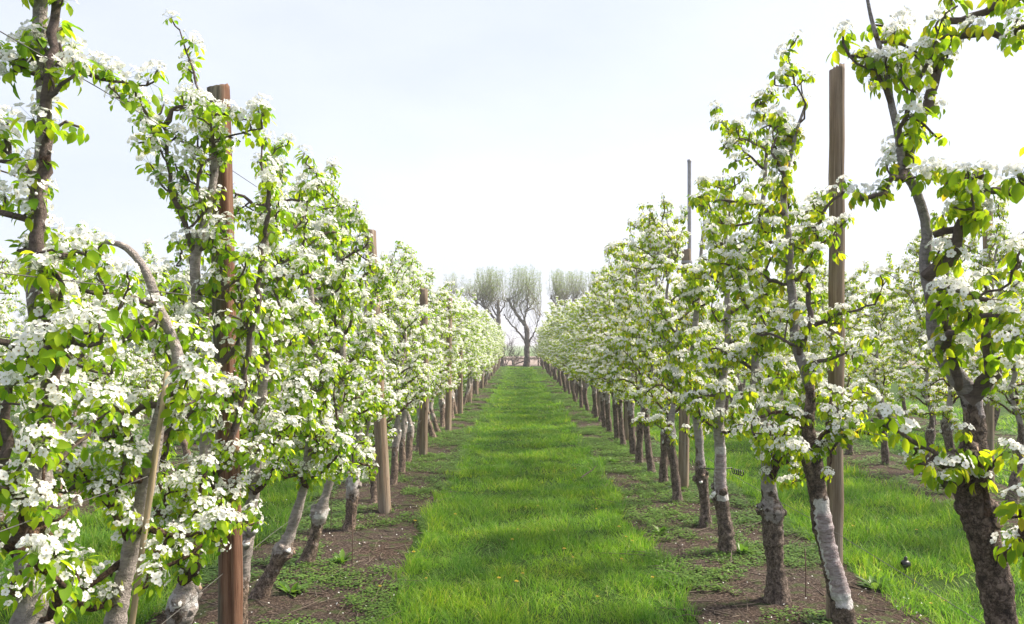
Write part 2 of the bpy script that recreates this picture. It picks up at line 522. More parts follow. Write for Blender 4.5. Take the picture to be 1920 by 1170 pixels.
V = np.array([(-900, -40, 0), (900, -40, 0), (900, 1500, 0), (-900, 1500, 0)], float)
tag(build('ground', [(V, np.array([[0, 1, 2, 3]]), 0)], [M['turf']]), kind='structure')
for k, (a, b) in enumerate(STRIPS):
    main = abs((a + b) / 2) < 3

    def zf(X, Yg, U):
        d = vnoise(X, Yg, 7, 5) * 0.018 + vnoise(X, Yg, 22, 6) * 0.012 + vnoise(X, Yg, 2, 7) * 0.02
        return 0.006 + d * np.sin(np.pi * U) ** 0.6
    V, Q = grid(a, b, -1.5 if main else 3, Y_END + 0.8, 44 if main else 16, 800 if main else 260, zf, 0.16, 11 * k)
    tag(build('soil_strip', [(V, Q, 0)], [M['soil']]), kind='structure')
V = np.array([(-400, 58, 0.006), (400, 58, 0.006), (400, 104, 0.006), (-400, 104, 0.006)], float)
tag(build('ploughed_field', [(V, np.array([[0, 1, 2, 3]]), 0)], [M['plough']]), kind='structure')
V = np.array([(-895, 104, 0.006), (895, 104, 0.006), (895, 1495, 0.006), (-895, 1495, 0.006)], float)
tag(build('meadow', [(V, np.array([[0, 1, 2, 3]]), 0)], [M['meadow']]), kind='structure')


def lane_edges(k, y):
    a, b = LANES[k]
    y = np.asarray(y)
    return (a + (vnoise(y, y * 0, 1.6, 40 + k) - 0.5) * 0.22 + (vnoise(y, y * 0, 6, 60 + k) - 0.5) * 0.12,
            b + (vnoise(y, y * 0, 1.6, 50 + k) - 0.5) * 0.22 + (vnoise(y, y * 0, 6, 70 + k) - 0.5) * 0.12)


def grass_lane(k, bands, seed):
    rng = np.random.default_rng(seed)
    a, b = LANES[k]
    ch = []
    for (y0, y1, dens, w, hs) in bands:
        n = int((y1 - y0) * (b - a) * dens)
        nc = max(1, n // 34)
        cx, cy = rng.uniform(a - 0.1, b + 0.1, nc), rng.uniform(y0, y1, nc)
        ci = rng.integers(0, nc, n)
        sp = 0.034 + w * 5
        dx, dy = rng.normal(0, sp, n), rng.normal(0, sp, n)
        x, y = cx[ci] + dx, cy[ci] + dy
        e0, e1 = lane_edges(k, y)
        keep = (x > e0 - 0.03) & (x < e1 + 0.03)
        x, y, dx, dy, ci = x[keep], y[keep], dx[keep], dy[keep], ci[keep]
        e0, e1 = e0[keep], e1[keep]
        n = len(x)
        hc = 0.45 + 1.1 * vnoise(x, y, 2.6, 3) ** 1.8 + 0.7 * vnoise(x, y, 8, 4) ** 1.6
        edge = np.exp(-np.minimum(x - e0, e1 - x) / 0.14)
        h = 0.05 * hs * hc * rng.uniform(0.5, 1.25, n) * (1 + 0.55 * edge) * (0.55 + 0.85 * rng.random(nc))[ci]
        az = rng.uniform(0, 2 * np.pi, n)
        ln = h * rng.uniform(0.1, 0.9, n)
        lx = np.cos(az) * ln + dx * 0.8
        ly = np.sin(az) * ln + dy * 0.8
        az2 = rng.uniform(0, np.pi, n)
        wx, wy = np.cos(az2) * w / 2, np.sin(az2) * w / 2
        z0 = np.full(n, -0.002)
        p = np.stack([np.stack([x - wx, y - wy, z0], -1), np.stack([x + wx, y + wy, z0], -1),
                      np.stack([x + lx * 0.35 + wx * .8, y + ly * 0.35 + wy * .8, h * 0.6], -1),
                      np.stack([x + lx * 0.35 - wx * .8, y + ly * 0.35 - wy * .8, h * 0.6], -1),
                      np.stack([x + lx, y + ly, h], -1)], 1)
        o = np.arange(n)[:, None] * 5
        ch.append((p.reshape(-1, 3), [o + np.array([[0, 1, 2, 3]]), o + np.array([[3, 2, 4]])], 0))
    return tag(build('grass', ch, [M['grass']], smooth=False), kind='stuff')


B_MAIN = [(3.9, 6, 6000, .0036, 1.0), (6, 8.5, 4200, .0048, 1.0), (8.5, 12, 2600, .0065, 1.0), (12, 18, 1500, .009, 1.1), (18, 28, 620, .014, 1.05), (28, 41, 260, .022, 1.0), (41, 55, 140, .032, 1.0)]
B_SIDE = [(3.0, 6, 3600, .0042, 1.5), (6, 9, 3000, .0052, 1.5), (9, 14, 1600, .008, 1.4), (14, 24, 600, .013, 1.3), (24, 54, 120, .026, 1.1)]
B_FAR = [(7, 14, 700, .010, 1.4), (14, 30, 220, .018, 1.2), (30, 54, 60, .03, 1.1)]
grass_lane(3, B_MAIN, 1)
grass_lane(2, B_SIDE, 2)
grass_lane(4, B_SIDE, 3)
for k in (0, 1, 5, 6):
    grass_lane(k, B_FAR, 10 + k)


def weeds(k, seed):
    """chickweed and other small ground cover over the bare strips"""
    rng = np.random.default_rng(seed)
    a, b = STRIPS[k]
    ch = []
    main = abs((a + b) / 2) < 3
    for (y0, y1, dens, r) in ([(3.2, 7, 750, 1.0), (7, 11, 600, 1.2), (11, 18, 360, 1.7), (18, 30, 170, 2.5), (30, 54, 60, 3.6)] if main else [(6, 14, 120, 1.8), (14, 30, 50, 2.6), (30, 54, 18, 3.6)]):
        n = int((b - a) * (y1 - y0) * dens)
        cx, cy = rng.uniform(a - .05, b + .05, n), rng.uniform(y0, y1, n)
        m = vnoise(cx, cy, 1.7, 21) * 0.6 + vnoise(cx, cy, 5, 22) * 0.4 + 0.12 * np.clip((cy - 5) / 4, 0, 1) + (0.02 if a > 0 else 0)
        keep = m > rng.uniform(0.50, 0.68, n)
        cx, cy = cx[keep], cy[keep]
        n = len(cx)
        q = 11
        ph = rng.uniform(0, 2 * np.pi, (n, q))
        rr = rng.uniform(0.005, 0.055, (n, q)) * r ** 0.7
        s = rng.uniform(0.006, 0.013, (n, q)) * r
        x, y = cx[:, None] + np.cos(ph) * rr, cy[:, None] + np.sin(ph) * rr
        z = 0.025 + rng.uniform(0.0, 0.04, (n, q)) * (1.2 - rr / 0.08 / r)
        c, sn = np.cos(ph), np.sin(ph)
        tl = rng.uniform(-0.3, 0.6, (n, q))
        P = np.stack([np.stack([x - c * s, y - sn * s, z], -1),
                      np.stack([x - sn * s * .75, y + c * s * .75, z + s * .1], -1),
                      np.stack([x + c * s * 1.1, y + sn * s * 1.1, z + s * tl], -1),
                      np.stack([x + sn * s * .75, y - c * s * .75, z + s * .1], -1)], 2)
        ch.append((P.reshape(-1, 3), np.arange(n * q * 4).reshape(-1, 4), 0))
    tag(build('ground_cover', ch, [M['weed']], smooth=False), kind='stuff')


for k in range(6):
    weeds(k, 100 + k)


def litter(k, seed):
    rng = np.random.default_rng(seed)
    a, b = STRIPS[k]
    ch = []
    for i in range(900):
        y = 3.4 + 14 * rng.random() ** 1.8
        x = rng.uniform(a, b)
        L = rng.uniform(0.04, 0.28) * (1.0 if rng.random() < .85 else 2.0)
        az = rng.uniform(0, np.pi)
        p0 = np.array([x, y, 0.03]); d = np.array([np.cos(az), np.sin(az), rng.normal(0, .06)])
        mid = p0 + d * L / 2 + rng.normal(0, .012, 3) * np.array([1, 1, .4])
        ch.append((*tube(np.array([p0, mid, p0 + d * L]), np.array([1, .9, .5]) * rng.uniform(.0015, .0045), 4), 0))
    tag(build('twig_litter', ch, [M['stick']]), kind='stuff')


def petals(seed):
    rng = np.random.default_rng(seed)
    n = 900
    k = rng.random(n) < .5
    x = np.where(k, rng.normal(L_X, .55, n), rng.normal(R_X, .55, n)); y = 3.6 + 12 * rng.random(n) ** 1.5
    ok = (x < -.8) | (x > 1.0)
    x, y = x[ok], y[ok]; n = len(x)
    z = np.full(n, .04)
    a = rng.uniform(0, 6.28, n); c, sn = np.cos(a) * .0065, np.sin(a) * .0065
    t = rng.normal(0, .003, (n, 4))
    P = np.stack([np.stack([x - c, y - sn, z + t[:, 0]], -1), np.stack([x + sn, y - c, z + t[:, 1]], -1),
                  np.stack([x + c, y + sn, z + t[:, 2]], -1), np.stack([x - sn, y + c, z + t[:, 3]], -1)], 1)
    tag(build('fallen_petals', [(P.reshape(-1, 3), np.arange(n * 4).reshape(-1, 4), 0)], [M['petal']], smooth=False), kind='stuff')


petals(9)
litter(2, 5)
litter(3, 6)

# ------------------------------------------------------------------ blossom and leaf clusters
UP = np.array([0, 0, 1.0])


def unit(v):
    v = np.asarray(v, float)
    return v / (np.linalg.norm(v) + 1e-9)


def frame(ax, spin):
    ax = unit(ax)
    r = np.array([1.0, 0, 0]) if abs(ax[0]) < .8 else np.array([0, 1.0, 0])
    u = unit(np.cross(ax, r)); v = np.cross(ax, u)
    c, s = math.cos(spin), math.sin(spin)
    return np.stack([u * c + v * s, -u * s + v * c, ax], 1)     # columns


class Acc:
    def __init__(s):
        s.V, s.T, s.Q, s.n = [], [], [], 0

    def add(s, V, T=(), Q=()):
        V = np.asarray(V, float)
        if len(T): s.T.append(np.asarray(T) + s.n)
        if len(Q): s.Q.append(np.asarray(Q) + s.n)
        s.V.append(V); s.n += len(V)

    def done(s):
        return (np.concatenate(s.V) if s.V else np.zeros((0, 3)),
                np.concatenate(s.T) if s.T else np.zeros((0, 3), int),
                np.concatenate(s.Q) if s.Q else np.zeros((0, 4), int))


def flower(lod, rng, pet, eye, c, ax, r):
    R = frame(ax, rng.uniform(0, 6.28))
    cup = rng.uniform(0.15, 0.6)
    if lod == 0:
        for k in range(5):
            a = k * 2 * math.pi / 5 + rng.normal(0, .08)
            rr = r * rng.uniform(.9, 1.08); w = .47 * rr
            cu = cup + rng.normal(0, .12)
            P = np.array([(0.1 * rr, 0, 0), (.52 * rr, -w, .26 * cu * rr), (.52 * rr, 0, .16 * cu * rr), (.52 * rr, w, .26 * cu * rr),
                          (.93 * rr, -.32 * rr, .62 * cu * rr), (1.03 * rr, 0, .55 * cu * rr), (.93 * rr, .32 * rr, .62 * cu * rr)])
            ca, sa = math.cos(a), math.sin(a)
            P = np.stack([P[:, 0] * ca - P[:, 1] * sa, P[:, 0] * sa + P[:, 1] * ca, P[:, 2] + rng.normal(0, .02) * rr], 1)
            pet.add(P @ R.T + c, [(0, 2, 1), (0, 3, 2)], [(1, 2, 5, 4), (2, 3, 6, 5)])
        n = 7
    elif lod == 1:
        for k in range(5):
            a = k * 2 * math.pi / 5 + rng.normal(0, .1)
            P = np.array([(.08 * r, 0, 0), (.62 * r, -.5 * r, .35 * cup * r), (1.0 * r, 0, .6 * cup * r), (.62 * r, .5 * r, .35 * cup * r)])
            ca, sa = math.cos(a), math.sin(a)
            P = np.stack([P[:, 0] * ca - P[:, 1] * sa, P[:, 0] * sa + P[:, 1] * ca, P[:, 2]], 1)
            pet.add(P @ R.T + c, [], [(0, 1, 2, 3)])
        n = 5
    else:
        a = np.arange(5) * 2 * np.pi / 5
        P = np.vstack([[0, 0, 0], np.stack([np.cos(a), np.sin(a), np.full(5, .35)], 1) * np.array([1, 1, 1]) * r * .95])
        pet.add(P @ R.T + c, [(0, 1 + k, 1 + (k + 1) % 5) for k in range(5)])
        return
    a = np.arange(n) * 2 * np.pi / n
    er = r * (.17 if lod == 0 else .2)
    P = np.vstack([[0, 0, .10 * r], np.stack([np.cos(a) * er, np.sin(a) * er, np.full(n, .06 * r)], 1)])
    eye.add(P @ R.T + c, [(0, 1 + k, 1 + (k + 1) % n) for k in range(n)])
    if lod == 0:                                             # anthers on their filaments
        for k in range(9):
            an = rng.uniform(0, 6.28); rd = rng.uniform(.15, .36) * r
            q = np.array([math.cos(an) * rd, math.sin(an) * rd, .32 * r])
            s = .045 * r
            P = np.array([q + (s, 0, 0), q + (-s * .5, s * .9, 0), q + (-s * .5, -s * .9, 0), q + (0, 0, s * 1.5)])
            eye.add(P @ R.T + c, [(0, 1, 3), (1, 2, 3), (2, 0, 3), (0, 2, 1)])


def leaf(lod, rng, acc, base, d, n, L, Wd):
    d = unit(d); n = unit(n - d * d.dot(n)); s = np.cross(d, n)
    curl = rng.uniform(.05, .35); fold = rng.uniform(.15, .5)
    if lod == 0:
        st = [(0.2, .72), (.48, 1.0), (.76, .68)]
        P = [base]
        for t, w in st:
            c = base + d * L * t - n * curl * L * t * t
            for q in (-1, 0, 1):
                P.append(c + s * q * w * Wd / 2 + n * abs(q) * fold * w * Wd / 2)
        P.append(base + d * L - n * curl * L)
        acc.add(np.array(P), [(0, 1, 2), (0, 2, 3), (7, 10, 8), (8, 10, 9)], [(1, 4, 5, 2), (2, 5, 6, 3), (4, 7, 8, 5), (5, 8, 9, 6)])
    elif lod == 1:
        c = base + d * L * .48 - n * curl * L * .23
        P = [base, c - s * Wd * .5 + n * fold * Wd / 2, c, c + s * Wd * .5 + n * fold * Wd / 2, base + d * L - n * curl * L]
        acc.add(np.array(P), [(0, 1, 2), (0, 2, 3), (1, 4, 2), (2, 4, 3)])
    else:
        c = base + d * L * .48 - n * curl * L * .1
        P = [base, c - s * Wd * .52, base + d * L - n * curl * L, c + s * Wd * .52]
        acc.add(np.array(P), [], [(0, 1, 2, 3)])


def stalk(acc, a, b, r):
    d = unit(b - a); u = unit(np.cross(d, (.3, .5, .8))); v = np.cross(d, u)
    P = [a + u * r, a - u * r * .5 + v * r * .87, a - u * r * .5 - v * r * .87]
    P += [b + (p - a) * .8 for p in P]
    acc.add(np.array(P), [], [(0, 1, 4, 3), (1, 2, 5, 4), (2, 0, 3, 5)])


def make_cluster(lod, rng, side):
    """corymb of blossoms above a whorl of hanging leaves, axis +Z"""
    pet, eye, ped, lf = Acc(), Acc(), Acc(), Acc()
    nf = int(rng.integers(6, 16)) if lod == 0 else int(rng.integers(9, 13)) if lod == 1 else int(rng.integers(8, 11))
    flat = .55 if side == 'R' else .8
    for k in range(nf):
        th = math.radians(78) * math.sqrt((k + .4) / nf) * rng.uniform(.85, 1.1)
        ph = k * 2.4 + rng.normal(0, .25)
        d = np.array([math.sin(th) * math.cos(ph), math.sin(th) * math.sin(ph), math.cos(th) * flat])
        c = d * rng.uniform(.042, .064)
        c[2] = max(c[2], .01) + .012
        ax = unit(unit(d) + np.array([0, 0, .25]) + rng.normal(0, .22, 3))
        if lod == 0 and rng.random() < .14:                  # still in bud
            BV, BF = blob(c, rng.uniform(.0045, .0065), rng, 6, 4, .08, (1, 1, 1.15))
            pet.add(BV, BF[0], BF[1])
            stalk(ped, np.zeros(3), c, .0007)
            continue
        flower(lod, rng, pet, eye, c, ax, rng.uniform(.0135, .0195) * (1.0 if lod == 0 else 1.12 if lod == 1 else 1.2))
        if lod == 0:
            stalk(ped, np.zeros(3), c - ax * .002, .0007)
    nl = int(rng.integers(7, 11)) if side == 'L' else int(rng.integers(9, 13))
    for k in range(nl):
        th = math.radians(rng.uniform(62, 118)); ph = k * 2 * math.pi / nl + rng.normal(0, .35)
        d = np.array([math.sin(th) * math.cos(ph), math.sin(th) * math.sin(ph), math.cos(th)])
        pl = rng.uniform(.018, .046)
        b = d * pl - np.array([0, 0, .006])
        dd = unit(d + np.array([0, 0, -rng.uniform(.3, 1.8) * (1 if side == 'L' else 1.6)]))
        n = unit(np.array([0, 0, 1.0]) * .6 + d * .6 + rng.normal(0, .25, 3))
        L = rng.uniform(.034, .068) * (1 if lod < 2 else 1.08)
        leaf(lod, rng, lf, b, dd, n, L, L * rng.uniform(.5, .64))
        if lod == 0:
            stalk(ped, np.zeros(3), b, .0008)
    return dict(pet=pet.done(), eye=eye.done(), ped=ped.done(), lf=lf.done())


CL = {}
_r = np.random.default_rng(77)
for _side in 'LR':
    for _lod in (0, 1, 2):
        CL[_side, _lod] = [make_cluster(_lod, _r, _side) for _ in range(12 if _lod == 0 else 8)]


def place(tmpl, key, P, A, Sc, tid, spin):
    """all clusters of one kind -> (V, [T, Q])"""
    Vs, Ts, Qs, off = [], [], [], 0
    for t in range(len(tmpl)):
        ix = np.nonzero(tid == t)[0]
        V, T, Q = tmpl[t][key]
        if len(ix) == 0 or len(V) == 0:
            continue
        R = np.stack([frame(A[i], spin[i]) for i in ix]) * Sc[ix][:, None, None]
        VV = np.einsum('nij,vj->nvi', R, V) + P[ix][:, None]
        o = (np.arange(len(ix)) * len(V))[:, None, None] + off
        Vs.append(VV.reshape(-1, 3))
        if len(T): Ts.append((T[None] + o).reshape(-1, 3))
        if len(Q): Qs.append((Q[None] + o).reshape(-1, 4))
        off += len(ix) * len(V)
    if not Vs:
        return None
    return np.concatenate(Vs), [np.concatenate(x) for x in (Ts, Qs) if x]


# ------------------------------------------------------------------ pear trees
def walk(rng, p, d, L, step, wob, up, thick):
    pts = [np.array(p, float)]
    d = unit(d)
    for _ in range(max(2, int(L / step))):
        d = unit(d + rng.normal(0, wob, 3) + UP * up)
        q = pts[-1]
        if thick and abs(q[0]) > thick:
            d = unit(d - np.array([np.sign(q[0]) * .5, 0, 0]))
        if q[2] < .5:
            d = unit(d + UP * .4)
        pts.append(q + d * step)
    return np.array(pts)


def pear_parts(rng, side, lod, trunk, trad, limbs, H, zlo, n_auto, thick, spur_p, fl_p, knuckle, paint, lscale=1.0, auto_top=True):
    """returns trunk chunks, branches [(wood chunks, spurs)]; trunk polyline is local, base at the origin"""
    sides = (22, 10, 6)[lod]
    tp, tr = resample(trunk, trad, (.016, .05, .12)[lod])
    # knobbly: swell at the knuckle, small random rings
    for z0, a, s in knuckle:
        tr = tr * (1 + a * np.exp(-((tp[:, 2] - z0) / s) ** 2))
    if lod < 2:
        z = tp[:, 2]
        lump = vnoise(z, z * 0 + rng.uniform(0, 9), 9, int(rng.integers(0, 99))) - .5
        fine = vnoise(z, z * 0 + rng.uniform(0, 9), 28, int(rng.integers(0, 99))) - .5
        rough = np.clip(1.25 - z * .6, .45, 1)
        tr = tr * (1 + (.30 * lump + .14 * fine) * rough)
        tp = tp + np.stack([vnoise(z, z * 0 + 3.3, 5, int(rng.integers(0, 99))) - .5, vnoise(z, z * 0 + 7.7, 5, int(rng.integers(0, 99))) - .5, z * 0], 1) * .022
    if lod < 2:
        tr = tr * (.9 + .5 * np.exp(-np.maximum(tp[:, 2], 0) / .05))
    V, F = tube(tp, tr, sides, rng, .045 if lod < 2 else 0)
    pz = np.zeros(len(V))
    for z0, a, s in knuckle:
        pz += paint * np.exp(-((V[:, 2] - z0) / (s * 1.1)) ** 2)
    pz += paint * .35 * np.exp(-((V[:, 2] - .1) / .12) ** 2)
    tch, tat = [(V, F, 0)], [pz]
    scars = []
    for z0, a, s in knuckle:
        i = int(np.argmin(abs(tp[:, 2] - z0)))
        for k in range((6, 3, 1)[lod]):
            an = rng.uniform(0, 6.28)
            o = np.array([math.cos(an), math.sin(an), rng.uniform(-.1, .5)])
            c = tp[i] + o * tr[i] * rng.uniform(.7, 1.0) + UP * rng.uniform(-.05, .06)
            br = rng.uniform(.018, .034)
            BV, BF = blob(c, br, rng, 8 if lod == 0 else 6, 5 if lod == 0 else 4, .14)
            tch.append((BV, BF, 0)); tat.append(paint * rng.uniform(.2, .9))
            if lod < 2 and k < 3:
                scars.append((c + unit(o) * br * .75, unit(o + UP * .5), br * rng.uniform(.6, .8)))
    branches = []

    def finish_limb(pts, r0, r1, subs=True, p=spur_p):
        pts = np.asarray(pts, float)
        n = len(pts)
        rad = r0 + (r1 - r0) * np.linspace(0, 1, n) ** .8
        if lod == 0:
            rad = rad * (1 + .10 * rng.normal(0, 1, n))
        wood_c = [(*tube(pts, rad, (7, 5, 3)[lod], rng, .06 if lod == 0 else 0), 0)]
        sp = []
        for i in range(1, n):
            T = unit(pts[i] - pts[i - 1])
            if subs and i > 2 and rng.random() < .26:
                side_d = unit(np.cross(T, rng.normal(0, 1, 3)))
                q = walk(rng, pts[i], unit(T * .5 + side_d + UP * .15), rng.uniform(.1, .3) * lscale, .036, .33, .10, thick)
                rr = np.linspace(rad[i] * .6, .0035, len(q))
                wood_c.append((*tube(q, rr, (5, 4, 3)[lod], rng, 0), 0))
                for j in range(1, len(q)):
                    if rng.random() < p:
                        sp.append(spur(q[j], unit(q[j] - q[j - 1]), wood_c))
            elif rng.random() < p * .85:
                sp.append(spur(pts[i], T, wood_c))
        sp.append(spur(pts[-1], T, wood_c))
        branches.append((wood_c, sp))

    def spur(p, T, wood_c):
        o = unit(np.cross(T, rng.normal(0, 1, 3)) + UP * .75 + T * .2)
        L = rng.uniform(.015, .06)
        e = p + o * L
        if lod < 2:
            wood_c.append((*tube(np.array([p, p + o * L * .5 + rng.normal(0, .004, 3), e]), np.array([.005, .0042, .0036]), 4 if lod == 0 else 3), 0))
        ax = unit(o * .55 + UP * .75 + rng.normal(0, .22, 3))
        return (e, ax, rng.uniform(.55, .96) * (1 if lod == 0 else .84), rng.random() < fl_p)

    for (pts, r0, r1) in limbs:
        q, _ = resample(pts, np.zeros(len(pts)), .042)
        q = q + rng.normal(0, .006, q.shape)
        finish_limb(q, r0, r1)
    # scaffold limbs at intervals up the trunk
    zs = np.linspace(zlo, H - .12, n_auto) + rng.normal(0, .05, n_auto)
    az = rng.uniform(0, 6.28)
    for z in zs:
        i = int(np.argmin(abs(tp[:, 2] - z)))
        az += 2.4 + rng.normal(0, .5)
        f = (z - zlo) / (H - zlo + 1e-6)
        L = rng.uniform(.34, .64) * (1 - .12 * f) * lscale
        d = np.array([math.cos(az) * .72, math.sin(az) * 1.1, rng.uniform(.05, .6)])
        r0 = min(tr[i] * .75, rng.uniform(.010, .019))
        finish_limb(walk(rng, tp[i], d, L, .042, .25, .04, thick), r0, .0045)
    # spurs straight off the leader and its tip
    if auto_top:
        wc, sp = [], []
        for i in range(len(tp)):
            if tp[i, 2] > zlo + .2 and rng.random() < (.16, .30, .5)[lod]:
                o = unit(np.array([rng.normal(), rng.normal(), .4]))
                tw = []
                sp.append(spur(tp[i] + o * tr[i] * .6, o, tw))
                for c in tw:                                 # short spurs belong to the trunk itself
                    tch.append((c[0], c[1], 0)); tat.append(0.0)
        q = walk(rng, tp[-1], UP, rng.uniform(.12, .3), .05, .2, .2, thick)
        wc.append((*tube(q, np.linspace(max(.006, tr[-1] * .8), .003, len(q)), 5), 0))
        for j in range(1, len(q)):
            if rng.random() < .7:
                sp.append(spur(q[j], UP, wc))
        branches.append((wc, sp))
    return tch, tat, scars, branches


def foliage(spurs, side, lod, rng, parent):
    if not spurs:
        return
    P = np.array([s[0] for s in spurs]); A = np.array([s[1] for s in spurs]); Sc = np.array([s[2] for s in spurs])
    fl = np.array([s[3] for s in spurs])
    T = CL[side, lod]
    tid = rng.integers(0, len(T), len(P)); spin = rng.uniform(0, 6.28, len(P))
    r = place(T, 'lf', P, A, Sc, tid, spin)
    build('leaves', [(r[0], r[1], 0)], [M['leaf'] if side == 'L' else M['leaf_young']], parent)
    ch = []
    for k, key in enumerate(('pet', 'eye', 'ped')):
        msk = fl
        r = place(T, key, P[msk], A[msk], Sc[msk], tid[msk], spin[msk])
        if r is not None:
            ch.append((r[0], r[1], k))
    if ch:
        build('blossom', ch, [M['petal'], M['eye'], M['pedicel']], parent)


def disc(c, ax, r, rng):
    n = 9
    R = frame(ax, 0)
    a = np.arange(n) / n * 2 * np.pi
    rr = r * rng.uniform(.82, 1.12, n)
    ring = np.stack([np.cos(a) * rr, np.sin(a) * rr, np.zeros(n)], 1)
    V = np.vstack([ring * .98 + (0, 0, -.012), ring, [[0, 0, .004]]]) @ R.T + c
    j = np.arange(n); j2 = (j + 1) % n
    return V, [np.stack([j, j2, n + j2, n + j], -1), np.stack([n + j, n + j2, np.full(n, 2 * n)], -1)]


def assemble(root, side, lod, rng, tch, tat, scars, branches, paint, bk=None):
    tk = build('trunk', tch, [M[bk] if bk else M['bark_pale'] if side == 'L' else M['bark']], root, attr=tat)
    for c, ax, r in scars:
        V, F = disc(np.array(c), np.array(ax), r, rng)
        build('pruning_scar', [(V, F, 0)], [M['scar'] if rng.random() < .35 + paint else M['cutwood']], tk)
    if lod == 0:
        for wc, sp in branches:
            if not wc:
                continue
            b = build('branch', wc, [M['twig']], root)
            foliage(sp, side, lod, rng, b)
    else:
        wc = [c for b in branches for c in b[0]]
        sp = [s for b in branches for s in b[1]]
        build('branches', wc, [M['twig']], root)
        foliage(sp, side, lod, rng, root)


def near_tree(side, base, trunk_px, limbs_px, label, group, seed, H, zlo, n_auto, thick=.45, spur_p=.62, fl_p=.85, knuckle=((.6, .35, .09),), paint=.35, lscale=1.0, top=True, bk=None, strip=None):
    """one of the individually modelled trees close to the camera; base = (x, depth)"""
    rng = np.random.default_rng(seed)
    b = np.array([base[0], base[1], 0.0])
    tp = [W(px, py, base[1] + dy) - b for (px, py, dy, r) in trunk_px]
    tr = [t[3] for t in trunk_px]
    lm = [([W(px, py, base[1] + dy) - b for (px, py, dy) in pts], r0, r1) for (pts, r0, r1) in limbs_px]
    root = empty('pear_tree', (base[0], base[1], 0))
    tag(root, label, 'fruit tree', group)
    parts = pear_parts(rng, side, 0, tp, tr, lm, H, zlo, n_auto, thick, min(.95, spur_p * (1.5 if side == 'L' else 1.36)), fl_p, knuckle, paint, lscale, top)
    if strip:                                            # bark peeled off one face
        z0, z1, dx, dy = strip
        V = parts[0][0][0]
        q, _ = resample(tp, tr, .02)
        c = q[np.abs(V[:, 2][:, None] - q[:, 2][None]).argmin(1)]
        d = (V - c)[:, :2]; d /= np.linalg.norm(d, axis=1)[:, None] + 1e-9
        parts[1][0] = parts[1][0] + 1.6 * np.clip(((d @ np.array([dx, dy])) - .05 + rng.normal(0, .12, len(d))) / .2, 0, 1) * np.exp(-((V[:, 2] - (z0 + z1) / 2) / ((z1 - z0) / 2)) ** 6)
    assemble(root, side, 0, rng, *parts, paint, bk)
    return root


GL, GR = 'pear trees in the row left of the grass path', 'pear trees in the row right of the grass path'
# left row, nearest first (pixel of the photo, depth offset, radius)
near_tree('L', (-1.46, 2.42),
          [(118, 1640, 0, .062), (100, 1400, 0, .055), (70, 1180, 0, .05), (60, 1000, .02, .045), (78, 850, .02, .036), (88, 720, 0, .030), (72, 600, 0, .026), (66, 500, 0, .025), (72, 380, 0, .024), (80, 220, 0, .023), (76, 60, 0, .022), (80, -110, 0, .018)],
          [([(78, 850, .02), (100, 690, -.02), (96, 600, -.03), (82, 520, -.03), (70, 420, -.05), (84, 300, -.05), (92, 180, -.05), (96, 60, -.04), (100, -60, -.03)], .024, .014),
           ([(60, 1000, 0), (28, 1030, -.12), (45, 950, -.15), (12, 890, -.16), (15, 800, -.15), (8, 700, -.12)], .026, .010),
           ([(70, 440, 0), (40, 408, -.05), (0, 400, -.1), (-40, 380, -.1)], .014, .006),
           ([(78, 330, 0), (30, 300, .05), (-20, 310, .1)], .012, .006),
           ([(80, 110, 0), (40, 115, -.05), (-10, 100, -.05)], .014, .006),
           ([(84, 130, 0), (140, 125, .1), (190, 150, .15), (235, 160, .2)], .013, .005),
           ([(75, 500, 0), (150, 470, -.08), (185, 480, -.1)], .012, .005),
           ([(78, 640, 0), (40, 660, -.1), (110, 650, -.2), (190, 640, -.2)], .016, .006),
           ([(70, 1180, 0), (120, 1100, -.2), (60, 1060, -.3), (20, 1100, -.3)], .014, .006)],
          'nearest pear tree on the left, twin grey stems rising past the picture top', GL, 11, 1.75, .7, 10, .42, .46, .88, ((.75, .3, .1),), .2, .85)
near_tree('L', (-1.60, 3.02),
          [(205, 1437, 0, .05), (212, 1250, 0, .045), (228, 1130, 0, .04), (258, 980, 0, .036), (285, 860, 0, .031), (305, 770, 0, .027), (332, 690, 0, .024), (325, 640, 0, .022), (300, 580, 0, .020), (272, 510, 0, .018), (235, 465, 0, .015), (195, 452, 0, .010)],
          [([(262, 870, 0), (240, 815, -.12), (222, 775, -.18), (190, 745, -.2), (140, 742, -.22)], .018, .006),
           ([(228, 1130, 0), (160, 1140, -.15), (150, 1090, -.2), (110, 1050, -.25)], .015, .006),
           ([(305, 770, 0), (360, 740, -.1), (400, 760, -.12)], .012, .006),
           ([(250, 1020, 0), (200, 940, -.1), (160, 900, -.15)], .014, .006),
           ([(300, 580, 0), (270, 620, -.1), (215, 650, -.15)], .012, .005)],
          'pear tree leaning right beside a bamboo cane, its main stem arching back left', GL, 12, 1.9, .65, 10, .45, .62, .88, ((.5, .3, .1),), .4, .9, False)
